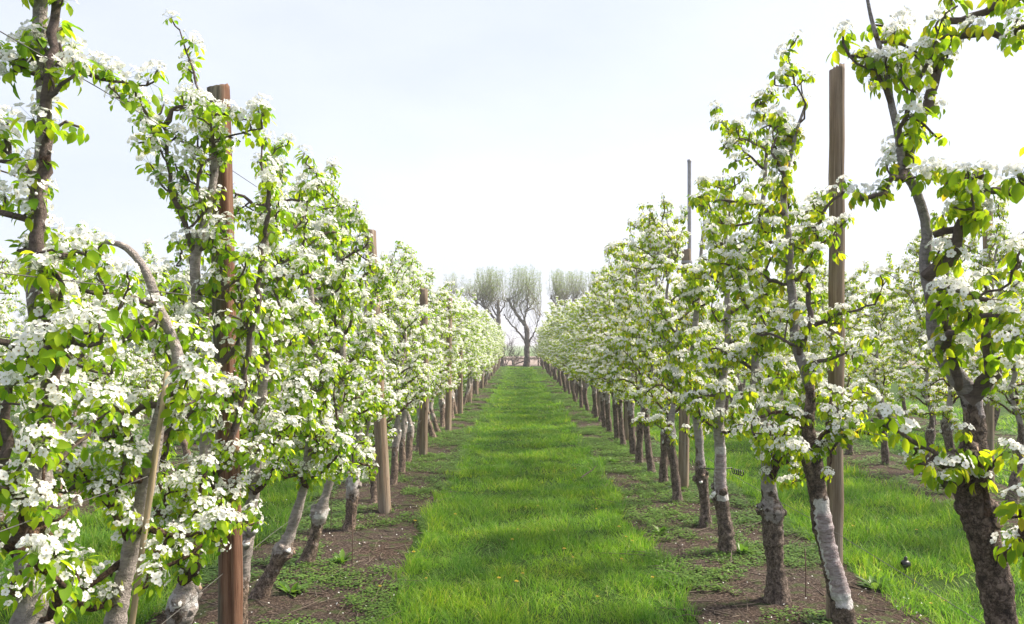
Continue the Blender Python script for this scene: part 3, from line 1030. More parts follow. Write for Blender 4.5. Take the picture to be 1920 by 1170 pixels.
near_tree('L', (-1.50, 3.5),
          [(322, 1328, 0, .058), (330, 1230, 0, .052), (342, 1140, -.02, .052), (358, 1080, 0, .040), (372, 1000, .02, .032), (380, 900, .05, .03), (385, 760, .06, .028), (372, 600, .06, .026), (366, 490, .04, .025), (382, 420, .03, .022), (400, 340, .02, .020), (402, 270, .02, .016), (385, 190, .02, .010), (370, 158, .02, .006)],
          [([(350, 1090, -.04), (366, 1050, -.1), (358, 1010, -.14), (340, 990, -.18), (318, 970, -.2), (290, 955, -.22)], .030, .008),
           ([(355, 1005, -.14), (362, 950, -.16), (372, 920, -.18), (385, 880, -.2)], .018, .007),
           ([(372, 1040, 0), (392, 940, .08), (418, 860, .10), (446, 785, .10), (458, 700, .08), (472, 620, .08), (490, 520, .08), (498, 430, .08), (505, 350, .08)], .022, .009),
           ([(368, 480, .04), (350, 430, 0), (322, 360, -.03), (315, 290, -.04), (310, 238, -.05), (276, 212, -.06), (246, 190, -.06)], .016, .006),
           ([(366, 475, .04), (400, 440, .0), (430, 435, -.05)], .012, .006),
           ([(310, 238, -.05), (335, 200, -.05), (400, 218, -.06), (430, 215, -.05)], .012, .006),
           ([(446, 785, .1), (415, 760, 0), (400, 715, -.04)], .012, .006)],
          'pear tree against the near left post, white sealed knuckle low on its trunk', GL, 13, 2.75, .6, 15, .42, .56, .9, ((.50, .4, .08),), .62, .9)
near_tree('L', (-1.55, 4.25),
          [(445, 1208, 0, .05), (452, 1100, 0, .045), (462, 1000, 0, .04), (478, 880, 0, .034), (490, 760, 0, .03), (496, 640, 0, .026), (494, 520, 0, .022), (498, 420, 0, .018), (492, 330, 0, .010)], [],
          'pear tree standing just behind the near left post, trunk mostly hidden by blossom', GL, 14, 2.6, .7, 22, .45, .62, .9, ((.6, .3, .09),), .3)
near_tree('L', (-1.68, 4.93),
          [(482, 1130, 0, .06), (500, 1090, 0, .055), (528, 1036, 0, .052), (548, 990, 0, .040), (566, 940, 0, .034), (572, 910, 0, .034), (578, 860, .03, .030), (585, 760, .03, .026), (590, 640, .03, .022), (580, 520, .03, .02), (560, 400, .03, .012)],
          [([(574, 912, 0), (560, 890, -.15), (535, 895, -.22), (515, 870, -.25)], .02, .006), ([(572, 905, 0), (620, 870, -.1), (640, 840, -.15)], .016, .006)],
          'pear tree with slanting tan trunk and white sealed stub, first past near left post', GL, 15, 2.55, .8, 22, .45, .62, .9, ((.33, .35, .05),), .45)
near_tree('L', (-1.58, 5.72),
          [(571, 1064, 0, .055), (582, 1030, 0, .05), (598, 975, 0, .052), (608, 940, 0, .040), (622, 880, 0, .036), (632, 800, .02, .03), (640, 700, .02, .026), (640, 560, .02, .022), (630, 430, 0, .012)], [],
          'leaning pear tree with a big white painted knuckle halfway up its bare trunk', GL, 16, 2.65, .75, 23, .45, .62, .9, ((.40, .45, .07),), .6)
near_tree('L', (-1.48, 6.74),
          [(655, 1000, 0, .06), (660, 960, 0, .052), (660, 900, 0, .055), (668, 850, 0, .045), (674, 780, 0, .034), (680, 690, 0, .028), (686, 600, 0, .022), (684, 520, 0, .012)], [],
          'pear tree with thick upright trunk daubed white, just before the second left post', GL, 17, 2.2, .8, 16, .3, .62, .9, ((.45, .4, .12),), .6)
# right row
near_tree('R', (1.75, 1.85),
          [(2345, 1938, 0, .06), (2335, 1600, 0, .052), (2350, 1200, 0, .045), (2330, 900, 0, .036), (2340, 500, 0, .03), (2320, 200, 0, .025), (2330, -200, 0, .016)],
          [([(2330, 1000, 0), (2150, 960, .1), (2020, 930, .2), (1935, 905, .3)], .018, .006), ([(2340, 520, 0), (2150, 420, .15), (2010, 370, .3), (1925, 350, .4)], .018, .006),
           ([(2320, 250, 0), (2120, 130, .1), (1990, 60, .15), (1905, 50, .2)], .016, .005), ([(2335, 1200, 0), (2150, 1110, .1), (1990, 1080, .2), (1925, 1040, .25)], .016, .005)],
          'pear tree at the right edge of the picture, only its outer flowering twigs in view', GR, 20, 2.5, 1.2, 3, .5, .35, .7, ((.7, .4, .09),), .0, .7, False)
near_tree('R', (1.73, 2.72),
          [(1898, 1524, 0, 0.0655), (1892, 1340, 0, 0.0605), (1876, 1170, 0, 0.0588), (1856, 1060, 0, 0.0554), (1836, 980, 0, 0.0538), (1820, 910, 0, 0.0588), (1826, 850, 0, 0.0504), (1828, 790, 0, 0.0386), (1818, 740, 0, 0.0361), (1795, 705, 0, 0.0336), (1768, 670, .02, 0.0269), (1750, 620, .02, 0.0252), (1742, 560, .02, 0.0227), (1734, 500, .02, 0.0218), (1738, 430, .02, 0.0185), (1718, 360, .02, 0.0168), (1692, 310, .02, 0.0160), (1682, 250, .02, 0.0143), (1668, 190, .02, 0.0126), (1655, 120, .02, 0.0101), (1630, 40, .02, 0.0076), (1615, -40, 0, 0.0050)],
          [([(1820, 745, 0), (1850, 720, -.04), (1862, 680, -.06), (1856, 640, -.06), (1850, 600, -.06)], .036, .016),
           ([(1800, 735, -.03), (1790, 700, -.06), (1782, 640, -.07), (1770, 580, -.06)], .018, .010),
           ([(1736, 514, 0), (1762, 502, -.04), (1790, 470, -.06), (1800, 420, -.08), (1825, 385, -.1), (1850, 362, -.12), (1900, 350, -.14), (1960, 340, -.15)], .024, .012),
           ([(1850, 362, -.12), (1840, 330, -.16), (1812, 326, -.18), (1790, 335, -.2)], .012, .006),
           ([(1745, 440, 0), (1790, 432, -.05), (1820, 425, -.08), (1828, 414, -.1)], .014, .010),
           ([(1690, 325, .02), (1668, 340, -.05), (1655, 362, -.08), (1640, 372, -.1), (1618, 380, -.12)], .014, .007),
           ([(1692, 315, .02), (1715, 260, .08), (1738, 195, .10), (1758, 140, .12), (1765, 80, .12), (1772, 45, .12), (1800, 38, .12), (1840, 20, .1), (1880, 10, .1)], .022, .012),
           ([(1770, 60, .12), (1800, 70, .05), (1840, 60, 0), (1900, 75, -.05), (1960, 80, -.1)], .016, .008),
           ([(1668, 190, .02), (1640, 130, 0), (1628, 110, 0), (1600, 100, -.02), (1580, 85, 0)], .010, .006),
           ([(1825, 890, -.03), (1790, 900, -.08), (1772, 905, -.1)], .03, .022),
           ([(1778, 880, -.05), (1750, 850, -.12), (1720, 830, -.16), (1690, 815, -.2), (1660, 800, -.2)], .012, .006),
           ([(1848, 960, -.05), (1846, 900, -.1), (1836, 860, -.1)], .012, .007),
           ([(1868, 1040, -.04), (1895, 1035, -.1), (1920, 1000, -.15), (1950, 985, -.2)], .022, .010),
           ([(1742, 560, .02), (1775, 540, -.15), (1830, 560, -.25), (1900, 570, -.3)], .014, .006),
           ([(1760, 660, 0), (1800, 610, -.2), (1850, 590, -.3), (1905, 600, -.35)], .014, .006)],
          'large gnarled pear tree at the right with a swollen dark knuckle and smooth grey stem', GR, 21, 2.9, 1.6, 3, .45, .50, .68, ((1.20, .32, .06), (1.04, .2, .05)), .0, .75, False, 'bark_old')
near_tree('R', (1.79, 4.25),
          [(1586, 1190, 0, .078), (1578, 1130, 0, .072), (1562, 1070, 0, .060), (1546, 1000, 0, .058), (1532, 920, 0, .060), (1524, 865, 0, .056), (1516, 800, 0, .036), (1518, 745, 0, .030), (1508, 690, 0, .032), (1494, 640, .02, .030), (1488, 560, .02, .026), (1478, 460, .02, .022), (1470, 360, .02, .018), (1490, 270, .02, .013), (1508, 200, .02, .007)],
          [([(1500, 655, 0), (1516, 600, -.05), (1515, 530, -.06), (1530, 470, -.08), (1534, 425, -.1), (1552, 385, -.12), (1590, 350, -.16)], .018, .007),
           ([(1524, 865, 0), (1490, 845, -.1), (1470, 870, -.15), (1450, 860, -.18)], .016, .006),
           ([(1520, 840, 0), (1570, 820, -.12), (1610, 815, -.2), (1650, 812, -.24)], .016, .007),
           ([(1510, 690, 0), (1555, 672, -.2), (1600, 660, -.25)], .016, .007)],
          'pear tree touching the tall right post, one side of its bent trunk stripped pale', GR, 22, 3.0, .95, 15, .40, .55, .72, ((.98, .15, .07),), .0, .95, True, 'bark_old', (.22, .80, .35, -.93))
near_tree('R', (1.60, 4.9),
          [(1459, 1133, 0, .072), (1454, 1060, 0, .064), (1448, 975, 0, .068), (1444, 945, 0, .058), (1440, 880, 0, .040), (1434, 820, 0, .046), (1424, 740, 0, .034), (1416, 660, 0, .03), (1420, 560, 0, .026), (1428, 440, 0, .02), (1436, 330, 0, .014), (1440, 250, 0, .008)],
          [([(1440, 905, 0), (1458, 880, -.08), (1468, 850, -.1), (1480, 830, -.12)], .028, .012)],
          'pear tree with a straight rough trunk topped by a ring of pale cut stubs', GR, 23, 2.95, .9, 23, .48, .6, .72, ((.60, .35, .05),), .25)
near_tree('R', (1.61, 6.0),
          [(1364, 1044, 0, .07), (1358, 970, 0, .058), (1352, 920, 0, .056), (1350, 850, 0, .05), (1349, 780, 0, .044), (1356, 720, 0, .034), (1366, 640, .02, .032), (1364, 560, .02, .026), (1360, 470, .02, .02), (1356, 375, 0, .010)], [],
          'pear tree with pinkish patch on its trunk, third from the tall right post', GR, 24, 2.8, .85, 22, .36, .6, .72, ((.5, .15, .08),), .15, .85, strip=(.45, .85, .1, -1.0))
near_tree('R', (1.67, 6.93),
          [(1324, 990, 0, .062), (1320, 930, 0, .05), (1314, 880, 0, .046), (1308, 800, 0, .042), (1300, 700, 0, .034), (1306, 580, 0, .026), (1314, 490, 0, .018), (1322, 420, 0, .010)], [],
          'slender pear tree with whitish upper trunk just in front of the second right post', GR, 25, 2.5, .85, 21, .45, .6, .72, ((.45, .2, .06),), .3)

# ---- the shared trees of the rows
def row_tree(side, lod, seed):
    rng = np.random.default_rng(seed)
    H = rng.uniform(2.35, 2.6) if side == 'L' else rng.uniform(2.5, 2.85)
    zk = rng.uniform(.4, .62) if side == 'L' else rng.uniform(.5, .85)
    lean = rng.normal(0, .08, 2) + (np.array([.02, .10]) if side == 'L' else np.array([-.06, .03]))
    pts = [(0, 0, 0), (lean[0] * .5, lean[1] * .5, zk * .5), (lean[0], lean[1], zk)]
    z = zk
    p = np.array([lean[0], lean[1]])
    rb = rng.uniform(.043, .056) * (1 if side == 'L' else .93)
    rad = [rb * 1.1, rb, rb * .95]
    while z < H - .3:
        z += rng.uniform(.25, .4)
        p = p * .85 + rng.normal(0, .065, 2)
        pts.append((p[0], p[1], min(z, H)))
        rad.append(rb * (.58 - .38 * (z - zk) / (H - zk)))
    root = empty('pear_tree', (0, 0, 0))
    parts = pear_parts(rng, side, lod, pts, rad, [], H, .72 if side == 'L' else rng.uniform(.7, .85), 31 if side == 'L' else 32, .5, (0, .8, .85)[lod],
                       .97 if side == 'L' else .84, ((zk, .4, .08),), .5 if side == 'L' else .12)
    assemble(root, side, lod, rng, *parts, .5 if side == 'L' else .1)
    return root


POOL = {}
for s in 'LR':
    POOL[s, 1] = [row_tree(s, 1, 300 + i + (50 if s == 'R' else 0)) for i in range(5)]
    POOL[s, 2] = [row_tree(s, 2, 400 + i + (50 if s == 'R' else 0)) for i in range(5)]
FRESH = {id(o): o for k in POOL for o in POOL[k]}


def put_tree(side, lod, x, y, rng, label, group):
    proto = POOL[side, lod][int(rng.integers(0, 5))]
    o = FRESH.pop(id(proto)) if id(proto) in FRESH else copy_tree(proto)
    o.location = (x, y, 0)
    o.rotation_euler = (0, 0, math.pi * int(rng.integers(0, 2)) * (1 if lod == 2 else 0) + rng.normal(0, .15))
    s = rng.uniform(.95, 1.05)
    o.scale = (s, s, s * (.84 if side == 'L' and x > -2 and y < 8.5 else rng.uniform(1.06, 1.15) if side == 'R' and abs(x) < 3 and y < 14 else rng.uniform(.96, 1.06)))
    tag(o, label, 'fruit tree', group)
    return o


ORD = ['zeroth', 'first', 'second', 'third', 'fourth', 'fifth', 'sixth', 'seventh', 'eighth', 'ninth', 'tenth', 'eleventh', 'twelfth', 'thirteenth', 'fourteenth', 'fifteenth', 'sixteenth']
POSTS = {
    'L': [(-1.40, 3.74, 2.90, -.055), (-1.30, 7.5, 2.76, -.15), (-1.40, 11.2, 2.45), (-1.34, 14.5, 2.5), (-1.36, 17.8, 2.5), (-1.37, 21.2, 2.6), (-1.36, 24.6, 2.7), (-1.36, 28, 2.6), (-1.36, 31.4, 2.65), (-1.36, 34.8, 2.6), (-1.36, 38.2, 2.6), (-1.36, 41.6, 2.6), (-1.36, 45, 2.6), (-1.36, 48.4, 2.6), (-1.36, 51.8, 2.6)],
    'R': [(1.85, 4.55, 3.27), (1.84, 8.7, 2.72), (1.80, 12.9, 3.15), (1.78, 17.2, 2.7), (1.8, 21.5, 2.65), (1.8, 25.8, 2.7), (1.8, 30.1, 2.6), (1.8, 34.4, 2.6), (1.8, 38.7, 2.6), (1.8, 43, 2.6), (1.8, 47.3, 2.6), (1.8, 51.6, 2.6)],
    'L2': [(-4.82, 8.05, 2.7)] + [(-4.82, 8.05 + 3.9 * i, 2.6) for i in range(1, 12)],
    'R2': [(5.2, 8.56, 3.13)] + [(5.2, 8.56 + 4.2 * i, 2.7) for i in range(1, 11)],
}
SIDE_TXT = {'L': 'in the row left of the path', 'R': 'in the row right of the path',
            'L2': 'in the second row left of path', 'R2': 'in the second row right of path',
            'L3': 'in the third row left of the path', 'R3': 'in the third row right of the path'}


def tree_row(key, x, ys, seed, lod_at, named_to):
    rng = np.random.default_rng(seed)
    side = key[0]
    cnt = {}
    for y in ys:
        d = math.hypot(x, y)
        lod = 1 if d < lod_at else 2
        if y < named_to and key in POSTS:
            j = sum(1 for p in POSTS[key] if p[1] < y)
            cnt[j] = cnt.get(j, 0) + 1
            if j == 0:
                lab = f'{ORD[cnt[j]]} pear tree before the first post {SIDE_TXT[key]}'
            else:
                lab = f'{ORD[cnt[j]]} pear tree beyond {ORD[j]} post {SIDE_TXT[key]}'
            put_tree(side, lod, x + rng.normal(0, .05), y, rng, lab, f'pear trees {SIDE_TXT[key]}')
        else:
            put_tree(side, lod, x + rng.normal(0, .05), y, rng, f'distant pear tree merging with others far along {SIDE_TXT[key][3:]}', f'far pear trees {SIDE_TXT[key]}')


def ysteps(y0, y1, step, seed):
    r = np.random.default_rng(seed)
    return [float(y) + float(r.normal(0, .07)) for y in np.arange(y0, y1, step)]


tree_row('L', L_X, [8.0, 8.9, 9.72, 10.55] + ysteps(11.6, Y_END, .86, 1), 1, 17, 24)
tree_row('R', R_X, [7.97, 9.03, 9.75, 10.45, 11.3] + ysteps(12.3, Y_END, .9, 2), 2, 17, 25)
tree_row('L2', L2_X, ysteps(6.4, Y_END, .95, 3), 3, 13, 19.5)
tree_row('R2', R2_X, ysteps(6.9, Y_END, .9, 4), 4, 13, 20)
tree_row('L3', L3_X, ysteps(12, 42, 1.0, 5), 5, 0, 0)
tree_row('R3', R3_X, ysteps(12.5, 42, 1.0, 6), 6, 0, 0)
for o in list(FRESH.values()):                       # a shared tree nobody placed
    for ch in list(o.children_recursive):
        bpy.data.objects.remove(ch)
    bpy.data.objects.remove(o)


# ------------------------------------------------------------------ posts and wires
def post(x, y, h, r, m, label, group, seed):
    rng = np.random.default_rng(seed)
    n = 30
    zs = np.concatenate([[-.05], np.linspace(.1, h - .012, 16), [h]])
    sway = np.cumsum(rng.normal(0, .0028, (len(zs), 2)), 0)
    prof = 1 + .05 * np.sin(np.arange(n) / n * 2 * np.pi * 2 + rng.uniform(0, 6)) + .018 * rng.normal(0, 1, n)
    prof[rng.integers(0, n, 2)] -= .16                       # drying cracks
    prof = 1 + (prof[None, :] - 1) * np.where(np.arange(len(zs)) >= len(zs) - 2, .35, 1)[:, None]
    prof = prof * (1 + .012 * rng.normal(0, 1, (len(zs), n)))
    rr = r * (1.06 - .1 * zs / h); rr[-1] *= .93
    a = np.arange(n) / n * 2 * np.pi
    V = np.stack([sway[:, 0][:, None] + rr[:, None] * prof * np.cos(a), sway[:, 1][:, None] + rr[:, None] * prof * np.sin(a),
                  zs[:, None] + np.zeros(n)], -1)
    V[-1, :, :2] = (V[-1, :, :2] - sway[-1]) * .96 + sway[-1]
    V[-1, :, 2] += rng.normal(0, .004, n) + .012 * np.cos(a + rng.uniform(0, 6))
    k = len(zs)
    i = np.arange(k - 1)[:, None] * n; j = np.arange(n)[None]; j2 = (j + 1) % n
    Q = np.stack([i + j, i + j2, i + n + j2, i + n + j], -1).reshape(-1, 4)
    V = np.vstack([V.reshape(-1, 3), [[sway[-1, 0], sway[-1, 1], h - .003]]])
    t = (k - 1) * n
    T = np.stack([t + np.arange(n), t + (np.arange(n) + 1) % n, np.full(n, k * n)], -1)
    o = build('timber_post', [(V, [Q, T], 0)], [m], None, (x, y, 0), smooth=True)
    o.data.polygons.foreach_set('use_smooth', np.array([len(p.vertices) == 4 for p in o.data.polygons]))
    return tag(o, label, 'post', group)


for key in ('L', 'R', 'L2', 'R2'):
    g = f'timber posts {SIDE_TXT[key]}'
    for i, (x, y, h, *lean) in enumerate(POSTS[key]):
        r = (.056, .045, .055, .055)[('L', 'R', 'L2', 'R2').index(key)] * (1.08 if (key, i) == ('L', 1) else 1.2 if key == 'R' and i else 1)
        if key == 'L' and i == 0:
            lab = 'nearest left post, thick reddish brown timber rising through blossom'
        elif key == 'R' and i == 0:
            lab = 'tall bare grey post at the right, top standing clear against the sky'
        elif key == 'R2' and i == 0:
            lab = 'grey post behind the large gnarled pear tree at the right edge'
        elif y < 25 and key in 'LR' or y < 14:
            lab = f'{ORD[i + 1]} round timber post from the front {SIDE_TXT[key]}'
        else:
            lab = f'distant round timber post half hidden by trees {SIDE_TXT[key]}'
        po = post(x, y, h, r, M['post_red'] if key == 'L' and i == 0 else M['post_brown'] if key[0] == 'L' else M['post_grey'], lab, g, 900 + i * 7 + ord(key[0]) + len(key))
        po.rotation_euler.y = (lean[0] if lean else .02 * math.sin(i * 5.1 + x)) / h

for key, x, zs in (('L', -1.42, (.55, 1.15, 1.85, 2.5)), ('R', 1.74, (.6, 1.2)), ('L2', -4.82, (.55, 1.85)), ('R2', 5.12, (.6, 1.9))):
    for z, nm in zip(zs, ('lowest', 'second lowest', 'third lowest', 'topmost')):
        rng = np.random.default_rng(int(z * 100))
        ys = np.arange(-1.0 if len(key) == 1 else 5.0, Y_END, .9)
        pts = np.stack([x + .012 * np.sin(ys * .7), ys, z + .012 * np.sin(ys * 1.7 + z)], -1)
        o = build('trellis_wire', [(*tube(pts, np.full(len(pts), .0019), 4), 0)], [M['wire']])
        tag(o, f'{nm} thin training wire strung along the posts {SIDE_TXT[key]}', 'wire', f'training wires {SIDE_TXT[key]}')

# thin metal pole clamped to the top of the second right post
rt = empty('metal_pole', (1.913, 8.7, 2.15))
tag(rt, 'tall thin galvanised pole sticking up above the right row against the sky', 'pole')
hp = H_EYE + 345 / F_PX * 8.7 - 2.15
pts = np.array([(0, 0, 0), (0, 0, .5), (0, .004, hp * .6), (0, .006, hp)])
build('tube', [(*tube(pts, np.full(4, .022), 12, cap=False), 0)], [M['steel']], rt)
V, F = tube(np.array([(0, .006, hp - .02), (0, .006, hp + .004), (0, .006, hp + .008)]), np.array([.025, .025, .012]), 12)
build('end_cap', [(V, F, 0)], [M['steel']], rt)
for z in (.12, .42):
    V, F = tube(np.array([(-.03, 0, z - .015), (-.03, 0, z), (-.03, 0, z + .015)]), np.array([.062, .064, .062]), 14, cap=False)
    build('clamp', [(V, F, 0)], [M['steel']], rt)

# bamboo cane by the second left tree
p0, p1 = W(236, 1250, 2.92), W(292, 850, 2.95)
p0 = p0 + (p1 - p0) * (-p0[2] / (p1[2] - p0[2]))
pts = np.array([p0 + (p1 - p0) * t for t in np.linspace(0, 1.25, 8)])
o = build('bamboo_cane', [(*tube(pts - p0, np.array([.011, .0125, .011, .0125, .011, .0125, .0105, .01]), 8), 0)], [M['cane']], None, p0)
tag(o, 'pale bamboo cane leaning beside the slanting trunk at lower left', 'cane')


# ------------------------------------------------------------------ pollard willows at the end of the path
def willow(name_label, Y, trunk, limbs, crown, seed, nshoot, r_mul=1.0, group='pollard willows behind the end of the rows'):
    """trunk / limbs: photo pixels at depth Y; crown: (x0, x1, ytop, yhead)"""
    rng = np.random.default_rng(seed)
    b = W(trunk[0][0], CY + F_PX * H_EYE / Y, Y)
    root = empty('pollard_willow', tuple(b))
    tag(root, name_label, 'tree', group)
    tp = [W(px, py, Y) - b for px, py, r in trunk]
    tr = [r * r_mul for _, _, r in trunk]
    tp[0][2] = -.05
    q, r = resample(tp, tr, .15)
    r[:2] *= 1.2
    build('trunk', [(*tube(q + rng.normal(0, .015, q.shape), r * (1 + .07 * rng.normal(0, 1, len(r))), 10, rng, .05), 0)], [M['willow_bark']], root)
    heads = []
    for pts, r0 in limbs:
        dy = rng.uniform(-1.0, 1.0)
        P = [W(px, py, Y) - b + np.array([0, dy * i / (len(pts) - 1), 0]) for i, (px, py) in enumerate(pts)]
        q, r = resample(P, np.linspace(r0, r0 * .45, len(P)), .12)
        q = q + rng.normal(0, .02, q.shape)
        V, F = tube(q, r, 7, rng, .05)
        BV, BF = blob(q[-1], r0 * .8, rng, 7, 5, .25)
        build('limb', [(V, F, 0), (BV, BF, 0)], [M['willow_bark']], root)
        heads.append(q[-1])
        for i in range(len(q) // 2, len(q) - 1, 3):
            heads.append(q[i])
    x0, x1, yt, yh = crown
    ch, lv = [], Acc()
    for k in range(nshoot):
        h = heads[int(rng.integers(0, len(heads)))] + rng.normal(0, .12, 3) * np.array([1, 1, .5])
        # where this shoot ends: inside the crown outline
        tx = (rng.uniform(x0, x1) - CX) * Y / F_PX - b[0]
        tx = h[0] + (tx - h[0]) * rng.uniform(.3, 1.0)
        mid = (x0 + x1) / 2
        fx = abs((tx + b[0]) * F_PX / Y + CX - mid) / ((x1 - x0) / 2)
        zt = H_EYE - (yt + 11 * fx ** 2.5 - CY) * Y / F_PX - rng.random() ** 1.6 * 1.5
        e = np.array([tx, h[1] + rng.normal(0, .6), zt])
        if e[2] < h[2] + .3:
            continue
        m1 = h + (e - h) * np.array([.6, .6, .35]) + rng.normal(0, .12, 3)
        m2 = h + (e - h) * np.array([.9, .9, .7]) + rng.normal(0, .05, 3)
        q, r = resample([h, m1, m2, e], [.017, .012, .008, .004], .35)
        ch.append((*tube(q, r, 3), 0))
        for i in range(int(17 * np.linalg.norm(e - h))):
            t = rng.uniform(.12, 1.0) ** .6
            c = q[min(len(q) - 1, int(t * len(q)))] + rng.normal(0, .07, 3)
            d = unit(np.array([rng.normal(0, .6), rng.normal(0, .6), .8]))
            leaf(2, rng, lv, c, d, rng.normal(0, 1, 3), rng.uniform(.06, .12), .022)
    build('shoots', ch, [M['willow_shoot']], root)
    V, T, Q = lv.done()
    build('leaves', [(V, [Q], 0)], [M['willow_leaf']], root)
    return root


willow('central pollard willow whose forked dark trunk stands at the end of the path', 56.5,
       [(988, 688, .25), (988, 660, .20), (988, 640, .20), (988, 622, .19), (986, 612, .19)],
       [([(986, 612), (976, 599), (966, 585), (958, 573), (953, 563)], .14), ([(986, 612), (983, 598), (987, 582), (989, 570), (990, 562)], .10), ([(966, 585), (964, 572), (963, 563)], .08),
        ([(984, 600), (976, 580), (975, 566)], .06), ([(987, 582), (996, 572), (1002, 562)], .07), ([(987, 584), (1000, 578), (1010, 568)], .05),
        ([(987, 647), (978, 630), (966, 616), (955, 605), (946, 592)], .08), ([(989, 645), (1000, 628), (1006, 610), (1012, 592)], .07)], (948, 1016, 503, 562), 1, 150)
willow('pollard willow with a wide flat-topped crown left of the central forked one', 58.5,
       [(940, 686, .22), (938, 640, .19), (936, 622, .18), (935, 600, .16), (935, 585, .14), (934, 572, .11), (934, 562, .09)],
       [([(936, 612), (926, 596), (914, 580), (906, 570), (899, 562)], .11), ([(914, 580), (905, 574), (893, 564), (888, 558)], .07), ([(935, 598), (926, 584), (920, 572), (917, 562)], .08), ([(935, 590), (944, 576), (948, 563)], .07),
        ([(934, 585), (928, 572), (927, 562)], .06), ([(920, 586), (910, 582), (905, 562)], .06)], (884, 954, 504, 562), 2, 190)
willow('pollard willow just right of the central one, trunk hidden by the right row', 60,
       [(1056, 684, .22), (1054, 640, .18), (1053, 610, .16), (1052, 590, .15)],
       [([(1052, 590), (1045, 578), (1038, 566), (1034, 560)], .09), ([(1052, 590), (1051, 575), (1048, 560)], .09), ([(1052, 590), (1058, 576), (1062, 560)], .08)], (1022, 1072, 508, 560), 3, 120)
willow('pollard willow second from the right, crown merging into its neighbours', 61,
       [(1064, 683, .22), (1065, 640, .18), (1066, 600, .16), (1066, 578, .15)],
       [([(1066, 578), (1074, 568), (1080, 558)], .09), ([(1066, 578), (1062, 566), (1060, 556)], .09), ([(1066, 580), (1084, 572), (1096, 558)], .08)], (1056, 1106, 508, 558), 4, 120)
willow('rightmost pollard willow, crown half hidden behind the right row', 62,
       [(1124, 683, .22), (1124, 640, .18), (1123, 600, .16), (1122, 578, .15)],
       [([(1122, 578), (1132, 568), (1140, 556)], .09), ([(1122, 578), (1120, 566), (1117, 556)], .09), ([(1122, 580), (1108, 570), (1102, 556)], .08)], (1094, 1156, 506, 556), 5, 130)
willow('narrow pollard willow beside the wide one, mostly behind the left row', 62,
       [(893, 683, .16), (893, 640, .13), (894, 590, .11), (894, 565, .10)],
       [([(894, 568), (888, 560), (880, 552)], .06), ([(894, 568), (896, 558), (897, 552)], .06), ([(894, 572), (876, 562), (868, 552)], .05)], (862, 902, 524, 556), 6, 80)
willow('leftmost pollard willow, only its tallest shoots showing above the left row', 63,
       [(846, 683, .2), (846, 640, .16), (846, 590, .14), (846, 565, .12)],
       [([(846, 568), (838, 560), (834, 552)], .07), ([(846, 568), (850, 558), (852, 550)], .07), ([(846, 570), (860, 560), (866, 552)], .06)], (830, 872, 512, 554), 7, 60)


def bare_shrub(px, Y, h, w, seed, label):
    rng = np.random.default_rng(seed)
    b = W(px, CY + F_PX * H_EYE / Y, Y)
    root = empty('bare_shrub', tuple(b)); tag(root, label, 'shrub', 'bare shrubs around the willows')

    def grow(p, d, L, r, depth, out):
        n = 5
        q = [p]
        for _ in range(n):
            d = unit(d + rng.normal(0, .22, 3) + UP * .05)
            q.append(q[-1] + d * L / n)
        q = np.array(q)
        out.append((*tube(q, np.linspace(r, r * .55, n + 1), 4 if depth else 5), 0))
        if depth < 3:
            for k in range(int(rng.integers(3, 5))):
                i = int(rng.integers(1, n + 1))
                grow(q[i], unit(d + rng.normal(0, .6, 3)), L * rng.uniform(.5, .8), max(r * .55, .007), depth + 1, out)
    for k in range(5):
        out = []
        a = rng.uniform(0, 6.28)
        grow(np.array([math.cos(a) * .12, math.sin(a) * .12, 0]), np.array([math.cos(a) * w / h, math.sin(a) * w / h, 1]), h * .45, .03, 0, out)
        build('stem', out, [M['willow_bark']], root)


bare_shrub(1018, 57.5, 4.2, 1.3, 1, 'leafless twiggy shrub right of the central willow trunk')
bare_shrub(962, 59.5, 2.4, 1.4, 2, 'low leafless thicket between the two willow trunks')
bare_shrub(948, 60.5, 3.6, 1.0, 3, 'leafless shrub at the end of the left row')
bare_shrub(1050, 60, 3.4, 1.3, 4, 'leafless shrub behind the end of the right row')

# rail fence and fallen branch at the end of the path
rt = empty('rail_fence', (-.6, 57.6, 0)); tag(rt, 'low grey rail fence across the end of the path', 'fence')
for x in (-1.6, .2, 2.0):
    build('fence_post', [(*tube(np.array([(x, 0, -.05), (x, 0, .35), (x, 0, .72)]), np.array([.05, .048, .045]), 8), 0)], [M['post_grey']], rt)
build('rail', [(*tube(np.array([(-2.2, -.07, .55), (0, -.07, .56), (2.6, -.07, .55)]), np.array([.035, .04, .035]), 8), 0)], [M['post_grey']], rt)
P = [W(955, 687, 56.0), W(968, 682, 56.1), W(982, 677, 56.2)]
q, r = resample(P, [.03, .05, .06], .1)
o = build('fallen_branch', [(*tube(q - q[0], r, 6, np.random.default_rng(4), .05), 0)], [M['willow_bark']], None, tuple(q[0]))
tag(o, 'bare broken branch lying against the foot of the central willow', 'branch')


